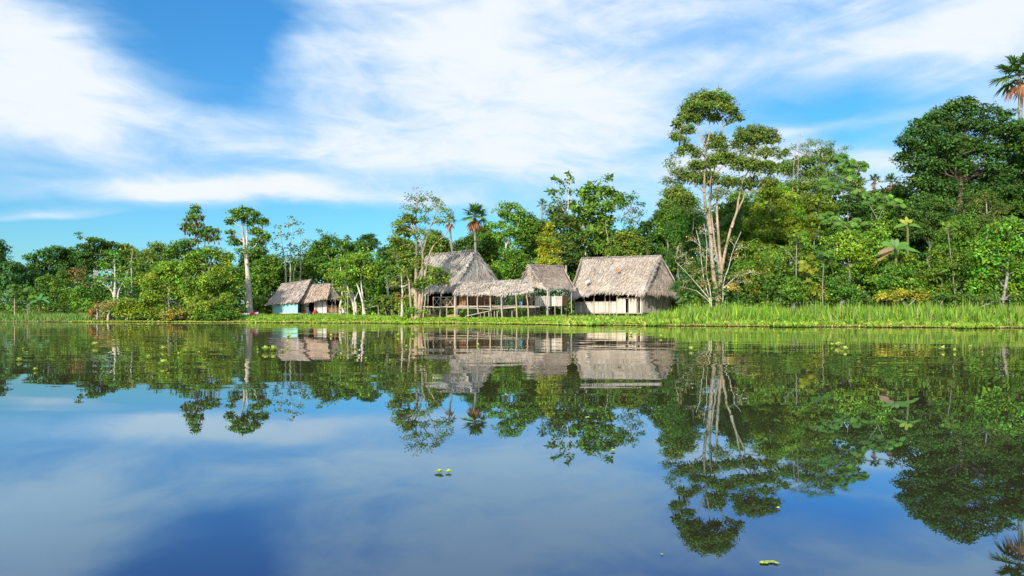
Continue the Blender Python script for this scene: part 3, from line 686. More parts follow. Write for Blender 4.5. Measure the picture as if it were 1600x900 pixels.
cloth('cloth_bundle', PT['red'], at(392, 490.8, 69.3), .26, .26, 'red cloth bundle in front of the tall pale trunk')
cloth('cloth_bundle', PT['pink'], at(397.5, 491.3, 69.7), .3, .26, 'bright pink cloth bundle right of the tall pale trunk')
cloth('cloth_bundle', PT['white'], at(400.3, 491.2, 69.8), .16, .22, 'small white bag leaning beside the pink bundle')
cloth('cloth_bundle', PT['red'], at(491, 488, 77.4), .3, .3, 'red cloth bundle on the deck edge below the white door panels')
cloth('cloth_bundle', PT['navy'], at(482.5, 491.5, 77.2), .35, .4, 'dark blue clothing hanging at the deck edge below the dark doorway')
cloth('cloth_bundle', PT['orange'], at(475, 488, 77.5), .2, .25, 'orange bundle at the left end of the brown house deck')
def tarp():
    root = empty('tarp_shelter', (P(578, 0, 73)[0], 73, .45), 'low shelter of pale green and white tarpaulin on poles among the trees', 'shelter')
    p = [P(569, 480.5, 73), P(577, 479.5, 72.6), P(584, 477, 73), P(591, 475.5, 73.4)]
    for i in range(3):
        a, b = p[i], p[i + 1]; sheet('tarp', PT['mint'] if i < 2 else PT['white'], [a - [0, .6, .15], b - [.02, .6, .12], b + [-.02, .9, -.25], a + [0, .9, -.3]], .02, root)
    for q in ((570, 480), (591, 476)): post(root, (P(q[0], 0, 72.6)[0], 72.6, .3), (P(q[0], 0, 72.6)[0], 72.6, P(0, q[1], 72.6)[2]), .04)
    sheet('table_top', PT['white'], [P(569, 486.5, 72.4), P(575, 486.5, 72.4), P(575, 486, 73.2), P(569, 486, 73.2)], .05, root)
    for px in (569.5, 574.5): post(root, (P(px, 0, 72.6)[0], 72.6, .3), (P(px, 0, 72.6)[0], 72.6, 1.0), .03)
tarp()
pole(591.5, 497, 68, 591, 479, 68, .05, 'bare upright pole on the grass bank right of the pale green tarpaulin')
pole(543.5, 498, 69, 543.3, 455, 69, .05, 'tall thin pole standing on the bank right of the brown thatched house')
pole(605, 490, 70, 600, 480, 70, .035, 'short leaning stick beside the tarpaulin shelter')
pole(623, 494, 68, 623.3, 486, 68, .05, 'short stump pole in the grass, furthest right of the bank poles')
def mound(c, rx, rz, label):
    rng = np.random.default_rng(3); n = 14; u, v = np.meshgrid(np.linspace(0, 2 * np.pi, n * 2, endpoint=False), np.linspace(0, np.pi / 2, 7), indexing='ij')
    r = 1 + .18 * np.sin(u * 3 + 1) + .1 * np.sin(u * 7); V = np.stack([c[0] + rx * r * np.sin(v + .0001) * np.cos(u), c[1] + rx * .6 * r * np.sin(v + .0001) * np.sin(u), c[2] - .15 + rz * np.cos(v) ** .7 * (1 + .1 * np.sin(u * 5)) + .15 * (v < 1.5)], -1).reshape(-1, 3)
    i, j = np.meshgrid(np.arange(2 * n), np.arange(6), indexing='ij'); i2 = (i + 1) % (2 * n); q = np.stack([i * 7 + j, i * 7 + j + 1, i2 * 7 + j + 1, i2 * 7 + j], -1).reshape(-1, 4)
    tag(mesh_np('earth_mound', V, q, WD['clay'], smooth=True, origin=c), label, 'earth mound')
m0 = P(708, 0, 64.2); mound((m0[0], 64.2, .33), .75, .4, 'orange brown clay mound under the thick corner post of the tallest house')
m0 = P(670, 0, 66); mound((m0[0], 66, .42), .9, .35, 'orange brown clay bank below the veranda with crossed rails')

# ------------------------------------------------------------------ trees: the far left wood
FAR = 'trees of the wood along the left bank'
tree('forest_tree', 'dark broad tree cut by the left edge of the photo', 'tree', -4, 88, [(2, 392, 11, 9), (-8, 385, 14, 10), (14, 418, 14, 9), (-5, 410, 20, 14), (5, 440, 24, 16), (-18, 430, 22, 25)], 'blue', group=FAR)
tree('forest_tree', 'airy rounded tree second from the left edge, behind the thin palm-like stems', 'tree', 38, 92, [(28, 418, 14, 9), (45, 430, 16, 12), (20, 440, 18, 15), (42, 452, 20, 14), (60, 440, 14, 12)], 'blue', dens=.9, group=FAR)
tree('forest_tree', 'feathery spreading tree with layered dark foliage right of the left edge trees', 'tree', 72, 94, [(52, 402, 13, 5), (70, 396, 14, 6), (86, 391, 14, 6), (58, 415, 18, 8), (84, 408, 18, 8), (70, 430, 22, 12), (95, 422, 16, 10)], 'blue', dens=.9, flat=.5, group=FAR)
tree('forest_tree', 'rounded dark tree under the ragged bare twig on the skyline', 'tree', 112, 96, auto(112, 388, 28, 450), 'dark', group=FAR)
tree('forest_tree', 'flat-topped layered tree, highest of the left wood, with a ragged twig sticking up', 'tree', 148, 93, [(150, 376, 16, 4), (170, 382, 14, 4), (136, 385, 14, 4), (122, 366, 4, 2.5, .7), (128, 372, 4, 2, .6), (155, 392, 26, 7), (130, 400, 18, 8), (175, 398, 20, 8), (150, 412, 26, 10)], 'dark', flat=.4, bk='pale', tr=.13, group=FAR,
     trunks=[{'p': [(150, 480), (149, 440), (146, 405), (140, 383), (124, 366)], 'r': .2, 'e': .03}, {'p': [(149, 440), (152, 410), (160, 385)], 'root': 0, 'r': .1}])
tree('forest_tree', 'round topped tree between the flat-topped tree and the nest tree, left one', 'tree', 200, 95, auto(198, 380, 24, 440), 'olive', group=FAR)
tree('forest_tree', 'dense domed dark tree left of the tree hung with nests', 'tree', 246, 94, [(246, 386, 14, 7), (232, 398, 15, 9), (262, 398, 14, 9), (246, 412, 26, 14), (228, 425, 18, 14)], 'olive', group=FAR)
tree('forest_tree', 'bright green bushy tree directly below the nest tree', 'tree', 285, 90, [(282, 383, 16, 7), (296, 380, 12, 6), (270, 395, 16, 9), (300, 398, 18, 10), (285, 415, 26, 14)], 'mid', group=FAR)
tree('forest_tree', 'mid green tree with a slender pale stem left of the nest tree', 'tree', 218, 86, auto(220, 412, 30, 465), 'mid', bk='pale', tr=.12, group=FAR)
tree('forest_tree', 'reddish leaved thin tree in the middle of the left wood', 'tree', 122, 88, [(122, 428, 14, 9), (135, 440, 14, 10), (112, 440, 12, 8)], (.13, .10, .04), dens=.7, bk='pale', group=FAR)
tree('forest_tree', 'pointed dark green tree standing behind the left grass', 'tree', 100, 82, [(98, 432, 8, 8), (96, 446, 14, 10), (100, 462, 19, 12), (98, 476, 22, 9)], 'mid', leaf=(.22, .12), dens=1.2, cl=.4, group=FAR)
tree('forest_tree', 'low pointed bright green tree right of the dark pointed one', 'tree', 126, 78, [(124, 455, 8, 8), (125, 467, 14, 10), (127, 479, 20, 9)], 'fresh', leaf=(.22, .12), dens=1.2, cl=.4, group=FAR)
tree('forest_tree', 'leaning bushy tree between the two pale stemmed palms and the pointed trees', 'tree', 76, 84, auto(76, 430, 22, 482), 'mid', group=FAR)
tree('forest_tree', 'yellowish green bush tree behind the white forked trunk', 'tree', 158, 84, auto(155, 445, 25, 490), 'mid', group=FAR)
tree('pale_trunk_tree', 'thin tree with a forked white trunk and open crown in the left wood', 'tree', 180, 76,
     [(176, 408, 14, 7, .7), (160, 420, 12, 7, .7), (192, 420, 14, 7, .7), (202, 408, 8, 6, .5), (170, 436, 16, 7, .6), (196, 440, 12, 8, .6), (182, 395, 9, 6, .6)], 'fresh', bk='pale', dens=.75,
     trunks=[{'p': [(180, 482), (179, 466), (177, 459), (172, 450), (160, 443)], 'r': .15, 'e': .05}, {'p': [(179, 464), (180, 445), (180, 425), (178, 405)], 'root': 0, 'r': .16, 'e': .04}, {'p': [(185, 482), (184, 458), (190, 445), (199, 430), (204, 412)], 'r': .13, 'e': .03}])
tree('pale_trunk_tree', 'thin white stemmed tree behind, right of the forked white trunk', 'tree', 208, 84, [(205, 392, 12, 8, .5), (215, 402, 10, 7, .5), (198, 404, 8, 7, .4)], 'olive', bk='pale', dens=.6,
     trunks=[{'p': [(207, 480), (206, 440), (205, 410), (208, 390)], 'r': .12, 'e': .03}])

# overhanging bushes at the water's edge
BUSH = 'bushes hanging over the water'
tree('waterside_bush', 'reddish brown dry bush at the right end of the left grass strip', 'bush', 152, 67.5, [(150, 486, 9, 6), (158, 480, 9, 6), (143, 491, 7, 4)], (.17, .12, .05), leaf=(.18, .09), group=BUSH)
tree('waterside_bush', 'pale grey twiggy bush below the forked white trunk', 'bush', 168, 67, [(166, 484, 12, 7), (176, 478, 10, 7), (170, 494, 14, 5)], (.18, .19, .09), leaf=(.18, .09), dens=.9, bk='pale', twigs=.8, group=BUSH)
tree('waterside_bush', 'yellow green rounded bush, left part of the long overhanging thicket', 'bush', 198, 66.6, [(195, 476, 16, 10), (184, 488, 12, 8), (205, 490, 18, 9), (218, 480, 12, 9)], 'yel', group=BUSH, leaf=(.22, .12))
tree('waterside_bush', 'tall arching yellow green bush in the middle of the overhanging thicket', 'bush', 238, 67, [(238, 470, 22, 12), (226, 486, 20, 10), (252, 488, 20, 9), (245, 452, 18, 12), (232, 440, 15, 10)], 'yel', group=BUSH, leaf=(.22, .12))
tree('waterside_bush', 'olive twiggy bush in front of the little teal shed', 'bush', 275, 66.3, [(275, 492, 18, 7), (262, 488, 14, 7), (292, 490, 14, 8)], (.17, .18, .05), group=BUSH, leaf=(.2, .11))
tree('waterside_bush', 'big dense yellow green bush spilling down to the water, right of the teal shed', 'bush', 325, 66.3, [(318, 478, 22, 12), (338, 486, 26, 12), (350, 470, 18, 11), (310, 492, 18, 8), (360, 490, 14, 8), (300, 470, 15, 9)], (.12, .19, .025), group=BUSH, leaf=(.24, .13))
tree('broad_tree', 'broad bright green leaning tree rising out of the waterside thicket', 'tree', 322, 72, [(330, 395, 18, 9), (310, 402, 20, 10), (352, 405, 18, 10), (295, 418, 18, 10), (325, 420, 26, 12), (358, 425, 16, 12), (335, 442, 30, 14), (300, 442, 24, 13), (318, 460, 30, 13), (350, 458, 20, 12), (368, 440, 10, 12)], (.095, .185, .022), group=BUSH, leaf=(.25, .14), dens=1.05)
tree('broad_tree', 'mid green tree left of the broad bright one, over the teal shed', 'tree', 262, 76, [(262, 418, 20, 10), (250, 432, 20, 12), (276, 436, 20, 12), (262, 452, 28, 13), (285, 458, 18, 11)], 'lime', group=BUSH)

# nest tree and the tall pale trunk
tree('nest_tree', 'slim conical tree high above the left wood, hung with long nests', 'tree', 309, 86,
     [(306, 325, 6, 4), (303, 332, 9, 4), (308, 340, 11, 4), (297, 343, 8, 4), (295, 352, 11, 4), (310, 352, 9, 4), (289, 358, 6, 3), (305, 362, 12, 4), (325, 358, 8, 4), (334, 362, 7, 4), (318, 367, 10, 4), (338, 372, 7, 3), (328, 374, 8, 3), (312, 378, 10, 4, .6)], 'mid', bk='grey', flat=.5, cl=.4, dens=.95,
     trunks=[{'p': [(310, 480), (309, 400), (309, 380), (306, 345), (306, 325)], 'r': .18, 'e': .03}, {'p': [(309, 398), (320, 385), (321, 372), (330, 362)], 'root': 0, 'r': .08, 'e': .03}], twigs=.6)
tree('tall_pale_tree', 'tall tree with one straight pale trunk down to the bank, left of the turquoise house', 'tree', 391, 78,
     [(385, 328, 14, 4), (370, 331, 11, 4), (376, 338, 17, 5), (398, 335, 9, 4), (360, 346, 8, 4), (392, 346, 12, 5), (360, 362, 7, 3), (362, 371, 5, 3), (410, 347, 9, 7), (402, 362, 12, 6), (416, 370, 8, 6), (400, 380, 12, 6), (372, 378, 12, 5), (385, 392, 20, 7, .6), (408, 392, 10, 6)], 'mid', bk='pale', flat=.45, cl=.42, dens=.95,
     trunks=[{'p': [(391, 492), (389.5, 470), (388, 447), (386.5, 420), (384, 400), (381, 374), (378, 349), (377, 335)], 'r': .40, 'e': .05}, {'p': [(386, 412), (386, 380), (386.5, 350), (388, 335)], 'root': 0, 'r': .17, 'e': .04},
             {'p': [(385, 405), (391, 393), (400, 383), (408, 368), (411, 350)], 'root': 0, 'r': .09, 'e': .03}, {'p': [(388.5, 450), (380, 446), (368, 444)], 'root': 0, 'r': .05, 'e': .02}], twigs=.5)
def nest(px, py, Y, ln, label, group, first=[]):
    if not first:
        tb = Tubes(); z = np.array([0, -.25, -.5, -.75, -.9, -1.0]); r = np.array([.02, .05, .07, .13, .12, .02]); tb.add(np.stack([z * 0, z * 0 + .01 * np.sin(z * 9), z], 1), r, 8)
        o = tb.build('bird_nest', PT['nest']); first.append(o)
    else: o = first[0].copy(); COL.objects.link(o)
    o.location = P(px, py, Y); o.scale = (ln * .95, ln * .95, ln); o.rotation_euler = (0, 0, px); tag(o, label, 'bird nest', group)
for px, py, l in ((287, 352, .9), (291, 347, .8), (289, 357, .9), (293, 358, .8), (296, 361, .8), (301, 358, .85), (292, 340, .6), (297, 335, .65), (299, 341, .7), (313, 337, .6), (317, 335, .7), (313, 346, .7), (305, 366, .9), (305, 345, .8), (302, 350, .7), (309, 356, .9), (313, 366, .7), (323, 368, .6), (326, 374, .7), (335, 375, .65), (342, 375, .7), (337, 363, .6), (296, 350, .7), (299, 375, .7)):
    nest(px, py - 2, 85.4 + .3 * math.sin(px), l * 1.15, 'long brown woven bird nest hanging from the slim conical tree', 'woven bird nests in the conical tree')
for px, py, l in ((404, 352, .75), (406, 357, .7), (366, 362, .7), (395, 358, .7), (410, 385, .8), (415, 376, .7), (408, 372, .6)):
    nest(px, py - 2, 77.6, l * 1.1, 'brown woven bird nest hanging from the tall pale trunked tree', 'woven bird nests in the pale trunked tree')

# behind and around the turquoise house
tree('slender_tree', 'open crowned tree with several thin pale stems above the turquoise house', 'tree', 447, 84,
     [(457, 341, 6, 4, .7), (448, 352, 8, 4, .6), (462, 350, 6, 4, .6), (436, 356, 8, 4, .7), (470, 362, 6, 4, .6), (440, 370, 12, 5, .6), (458, 368, 9, 5, .5), (478, 378, 10, 7, .8), (428, 385, 10, 6, .6), (455, 388, 14, 7, .6), (470, 398, 14, 8, .6), (440, 402, 14, 8, .6)], 'olive', bk='pale', dens=.7, leaf=(.32, .2), twigs=.6,
     trunks=[{'p': [(447, 480), (447, 430), (445, 405), (440, 380), (437, 358)], 'r': .14, 'e': .03}, {'p': [(452, 480), (454, 425), (454, 380), (457, 343)], 'r': .13, 'e': .03}, {'p': [(460, 480), (458, 430), (466, 400), (476, 380)], 'r': .12, 'e': .03}, {'p': [(469, 480), (469, 440), (470, 422), (468, 365)], 'r': .15, 'e': .03}])
HT = 'trees between the turquoise house and the big steep roof'
tree('house_tree', 'rounded mid green tree behind the turquoise house, left side', 'tree', 422, 88, auto(420, 398, 28, 465), 'mid', group=HT)
tree('house_tree', 'dark tree behind the ridge of the turquoise house', 'tree', 462, 90, auto(460, 405, 30, 462), 'mid', group=HT)
tree('house_tree', 'wide tree with pale forked limbs above the brown thatched house', 'tree', 520, 86, [(510, 368, 9, 5, .6), (500, 362, 6, 4, .5), (518, 375, 14, 6), (500, 382, 14, 7), (535, 383, 12, 8), (515, 395, 22, 9), (540, 402, 18, 10), (510, 412, 26, 10), (530, 425, 24, 11)], 'mid', bk='pale', group=HT,
     trunks=[{'p': [(520, 480), (520, 430), (519, 412), (513, 400), (500, 375)], 'r': .17, 'e': .04}, {'p': [(519, 412), (526, 402), (531, 392)], 'root': 0, 'r': .1, 'e': .03}])
tree('house_tree', 'small tree with flat leaf layers on the skyline, above two leaning pale trunks', 'tree', 574, 90, [(578, 369, 9, 3), (570, 372, 8, 3), (560, 380, 10, 5), (583, 378, 10, 5), (572, 388, 18, 8)], 'dark', flat=.4, group=HT)
tree('house_tree', 'rounded green tree left of the layered skyline tree', 'tree', 552, 88, auto(548, 380, 18, 435), 'mid', group=HT)
tree('house_tree', 'bushy bright tree behind the two leaning pale trunks', 'tree', 565, 80, auto(562, 400, 30, 470, 9), 'fresh', group=HT)
tree('house_tree', 'lime leaved young tree covering the right end of the brown thatch roof', 'tree', 533, 76, [(533, 415, 14, 8), (522, 430, 12, 8), (540, 436, 15, 9), (528, 445, 10, 7), (545, 452, 12, 6)], 'lime', bk='pale', leaf=(.25, .15), group=HT)
tree('leaning_tree', 'pale double trunk rising from the bank between the tall thin pole and the tarpaulin', 'tree', 555, 69.5, [(545, 440, 12, 8), (555, 425, 16, 9), (566, 436, 10, 8), (558, 412, 16, 9)], 'mid', bk='pale', group=HT,
     trunks=[{'p': [(555.5, 493), (553, 480), (550, 468), (545, 457), (541, 440)], 'r': .18, 'e': .06}, {'p': [(556, 493), (556, 475), (553, 462), (549, 452)], 'r': .17, 'e': .05}, {'p': [(554, 470), (558, 460), (562, 452)], 'root': 0, 'r': .06, 'e': .03}])
tree('leaning_tree', 'pale forked trunk leaning left, just right of the double trunk', 'tree', 571, 69, [(560, 425, 14, 8), (572, 420, 14, 9), (580, 432, 10, 8), (555, 408, 14, 8), (570, 402, 14, 8)], 'lime', bk='pale', group=HT,
     trunks=[{'p': [(571.5, 494), (568, 480), (565, 466), (561, 453), (557, 442)], 'r': .14, 'e': .07}, {'p': [(567.5, 480), (567, 465), (565, 450), (564, 430)], 'root': 1, 'r': .11, 'e': .06}])
tree('house_tree', 'broad dense tree hiding the left end of the big steep roof, lower part', 'tree', 598, 76, auto(598, 405, 32, 478, 10), 'mid', group=HT)
tree('house_tree', 'skyline tree left of the airy riverside tree', 'tree', 606, 86, auto(604, 385, 22, 440), 'dark', group=HT)
tree('dead_stump', 'broken whitish dead trunk among the bushes left of the airy riverside tree', 'dead tree', 604, 72, [(612, 462, 3, 2, .3)], 'mid', bk='pale', trunks=[{'p': [(608, 488), (607, 470), (605.5, 450), (603.5, 428)], 'r': .16, 'e': .09}], twigs=0)
tree('yellow_sapling', 'yellow leaved sapling at the right end of the brown house', 'tree', 541, 74, [(541, 452, 9, 4), (537, 466, 6, 5), (541, 480, 7, 7)], 'yel', group=HT, leaf=(.3, .18))
tree('yellow_bush', 'yellow green bush beside the pink cloth, left of the turquoise house', 'bush', 408, 80, [(406, 470, 11, 7), (414, 478, 8, 7), (402, 482, 9, 5)], 'yel')
tree('yellow_bush', 'light green bush on the bank below the airy tree with many trunks', 'bush', 652, 63.8, [(650, 488, 13, 8), (640, 492, 10, 5), (661, 492, 9, 5)], 'fresh', leaf=(.2, .12))
tree('yellow_bush', 'low olive bush right behind the tarpaulin shelter poles', 'bush', 612, 71, [(612, 470, 18, 9), (625, 478, 16, 9), (600, 482, 10, 6)], 'olive')
tree('yellow_bush', 'small lime bush under the left end of the veranda', 'bush', 632, 68, [(632, 485, 12, 7), (640, 470, 12, 8)], 'lime')

# airy riverside tree in front of the big roof
tree('riverside_tree', 'tall airy tree with a cluster of tan trunks in front of the steep thatched roof', 'tree', 652, 63.5,
     [(652, 299, 10, 5, .28), (640, 310, 12, 6, .28), (665, 305, 9, 5, .4), (630, 322, 10, 6, .3), (655, 314, 11, 6, .8), (676, 310, 8, 5, .8), (683, 318, 6, 4, .8), (648, 328, 14, 6, .8), (668, 325, 9, 5, .7), (690, 322, 6, 5, .8), (695, 330, 10, 6, .8), (640, 343, 18, 8), (622, 350, 12, 9, .8), (662, 345, 12, 7, .7), (685, 345, 12, 6, .7), (703, 343, 9, 6, .6), (632, 362, 20, 9), (655, 365, 16, 8, .8), (618, 378, 14, 9), (642, 385, 22, 9), (675, 372, 12, 7, .6), (625, 400, 20, 10, .8), (648, 410, 18, 10, .7), (665, 395, 12, 8, .6), (632, 425, 18, 10, .6)],
     (.095, .16, .028), bk='tan', leaf=(.24, .13), dens=.85, cl=.42, twigs=.6,
     trunks=[{'p': [(650.5, 486), (650, 470), (650, 440), (650.5, 410), (651, 380), (647, 360), (637, 337), (630, 322)], 'r': .24, 'e': .03},
             {'p': [(653, 486), (656, 462), (660, 440), (660, 425), (661, 393), (655, 372), (649, 350), (652, 310)], 'r': .2, 'e': .03},
             {'p': [(655, 486), (660, 465), (663, 440), (667, 414), (674, 388), (684, 376), (697, 368), (704, 352)], 'r': .15, 'e': .04},
             {'p': [(645, 486), (641, 468), (639, 433), (631, 424), (620, 415)], 'r': .14, 'e': .04},
             {'p': [(661, 340), (668, 330), (678, 315)], 'root': 0, 'r': .06, 'e': .02}, {'p': [(661, 393), (668, 365), (676, 345), (684, 325)], 'root': 0, 'r': .08, 'e': .03}])
tree('riverside_sapling', 'leafy bough tree whose olive foliage hangs in front of the steep thatched roof', 'tree', 668, 63.2,
     [(684, 424, 12, 6), (673, 430, 10, 6), (695, 430, 9, 5), (664, 440, 12, 7), (680, 440, 13, 6), (694, 440, 7, 4), (655, 446, 12, 7), (670, 420, 8, 5)], 'olive', bk='tan', leaf=(.26, .14), cl=.4,
     trunks=[{'p': [(660, 487), (664, 472), (665, 458), (670, 447), (672, 436)], 'r': .07, 'e': .03}])
tree('riverside_sapling', 'twiggy half bare sapling left of the tan trunk cluster', 'tree', 628, 65.5, [(626, 430, 14, 8, .35), (640, 445, 10, 8, .35), (618, 445, 12, 8, .4), (630, 460, 12, 8, .5)], (.16, .17, .06), bk='pale', leaf=(.2, .1), twigs=.95)

# the wooded rise behind the houses
MID = 'trees on the rise behind the houses'
tree('rise_tree', 'dark mixed tree below the fan palm left of the steep roof ridge', 'tree', 712, 88, [(722, 378, 10, 6), (735, 375, 10, 6), (715, 388, 14, 8), (748, 385, 12, 8), (730, 396, 20, 10)], 'dark', group=MID)
tree('rise_tree', 'bright round tree between the fan palm and the pale forked trunk', 'tree', 765, 90, [(766, 372, 12, 7), (755, 385, 13, 9), (776, 386, 12, 9), (765, 400, 20, 12), (758, 415, 18, 12)], 'fresh', group=MID)
tree('rise_tree', 'tall leafy tree with a pale forked trunk rising right of the steep roof', 'tree', 786, 80,
     [(798, 322, 14, 6), (780, 322, 6, 4, .5), (772, 330, 6, 4, .5), (812, 330, 10, 6), (790, 335, 16, 7), (806, 345, 14, 8), (822, 342, 7, 6, .8), (784, 350, 12, 7), (770, 352, 8, 5), (800, 362, 16, 8), (780, 370, 12, 7)], 'fresh', bk='pale', group=MID, dens=.95,
     trunks=[{'p': [(786, 470), (787, 428), (789, 405), (791, 380), (789, 365), (785, 345)], 'r': .22, 'e': .05}, {'p': [(791, 383), (797, 372), (806, 362), (812, 345)], 'root': 0, 'r': .11, 'e': .03}, {'p': [(793, 432), (796, 412), (797, 400)], 'root': 0, 'r': .06, 'e': .02}])
tree('rise_tree', 'green tree right of the forked pale trunk, below the small skyline palm', 'tree', 828, 88, auto(826, 335, 24, 410, 9), 'mid', group=MID)
tree('rise_tree', 'low dark tree just behind the walkway roof', 'tree', 800, 78, auto(805, 392, 32, 445, 9), 'mid', group=MID)
tree('rise_tree', 'bushy tree filling the gap between walkway roof and crooked brown roof', 'tree', 776, 76, auto(775, 410, 22, 452, 8), 'fresh', group=MID)
tree('conical_tree', 'cone shaped yellow green tree directly behind the crooked brown roof', 'tree', 856, 79, [(858, 355, 7, 6), (857, 366, 12, 7), (856, 379, 17, 9), (855, 394, 22, 10), (856, 410, 26, 10), (862, 426, 24, 8)], (.17, .225, .02), leaf=(.18, .11), dens=1.25, cl=.35)
tree('rise_tree', 'dull green dense tree right behind the cone shaped one', 'tree', 880, 88, [(868, 330, 18, 9), (885, 345, 20, 12), (862, 350, 18, 12), (890, 370, 22, 13), (880, 390, 24, 12), (895, 405, 20, 12)], (.06, .115, .028), group=MID)
tree('rise_tree', 'sparse big leaved tree with ragged top, highest above the largest low house', 'tree', 884, 88, [(888, 273, 4, 3, .8), (867, 281, 4, 3, .8), (890, 283, 6, 3, .7), (878, 287, 6, 4, .7), (860, 300, 6, 4, .8), (875, 300, 9, 5, .7), (895, 300, 8, 5, .7), (868, 315, 9, 6, .7), (885, 318, 12, 6, .7), (900, 322, 10, 7, .8)], 'mid', bk='pale', leaf=(.42, .28), accent=((.6, .22, .03), .012), group=MID, twigs=.7,
     trunks=[{'p': [(884, 470), (885, 380), (886, 340), (889, 310), (888, 275)], 'r': .16, 'e': .03}, {'p': [(886, 340), (876, 320), (870, 300), (867, 284)], 'root': 0, 'r': .07, 'e': .02}])
tree('rise_tree', 'broad crowned leafy tree above the middle of the largest low house roof', 'tree', 928, 89,
     [(925, 291, 12, 5), (945, 280, 5, 4, .7), (952, 277, 4, 3, .8), (912, 300, 10, 6), (940, 300, 16, 7), (925, 312, 18, 8), (960, 302, 12, 7), (970, 312, 12, 7), (948, 322, 18, 8), (920, 330, 18, 9), (905, 345, 14, 10), (940, 345, 20, 10), (925, 362, 18, 10, .8), (950, 368, 16, 10, .8), (910, 375, 14, 10, .8), (935, 385, 18, 9, .8)], (.075, .165, .026), bk='pale', leaf=(.40, .26), accent=((.6, .42, .03), .012), group=MID, cl=.6,
     trunks=[{'p': [(912, 470), (914, 400), (917, 378), (925, 340), (932, 305)], 'r': .16, 'e': .04}, {'p': [(948, 470), (949, 400), (951, 380), (945, 345), (950, 285)], 'r': .12, 'e': .03}])
tree('rise_tree', 'airy blue green tree with sky gaps at the right of the broad leafy crown', 'tree', 985, 86, [(985, 306, 14, 5, .8), (1000, 318, 8, 5, .7), (975, 322, 14, 6, .7), (992, 332, 14, 7, .6), (980, 345, 16, 8, .6), (1003, 338, 6, 4, .5), (990, 362, 14, 8, .9), (972, 372, 16, 9)], 'blue', group=MID, dens=.85)
tree('rise_tree', 'low olive tree behind the right end of the largest low house roof', 'tree', 985, 84, auto(980, 362, 34, 425, 10), 'olive', group=MID)
tree('rise_tree', 'dark sloping tree filling the dip left of the tall multi-stemmed tree', 'tree', 1022, 86, [(1012, 352, 12, 8), (1028, 345, 14, 9), (1020, 370, 24, 12), (1040, 375, 20, 14), (1030, 395, 26, 14), (1050, 415, 26, 16)], 'dark', group=MID)
tree('rise_tree', 'dark tree behind the gap between the crooked roof and the largest low house', 'tree', 905, 90, auto(905, 385, 26, 450, 8), 'mid', group=MID)
for i, (px, tp, hw, bt, lb) in enumerate(((640, 392, 30, 450, 'tree behind the airy riverside tree, its lower crown between the tan trunks'), (690, 372, 24, 440, 'tree behind the airy tree just above the left end of the steep ridge'), (745, 398, 26, 450, 'dark tree behind the right slope of the steep roof'),
        (840, 345, 20, 400, 'green tree below the small skyline palm, left of the cone shaped tree'), (945, 385, 40, 450, 'dim low tree directly behind the largest low house roof'), (1040, 320, 18, 380, 'leafy tree seen through the open left side of the tall multi-stemmed tree'))):
    tree('rise_tree', lb, 'tree', px, 92 - (i == 5) * 8, auto(px, tp, hw, bt, 8), ['mid', 'olive', 'dark', 'mid', 'dark', 'mid'][i], group=MID)

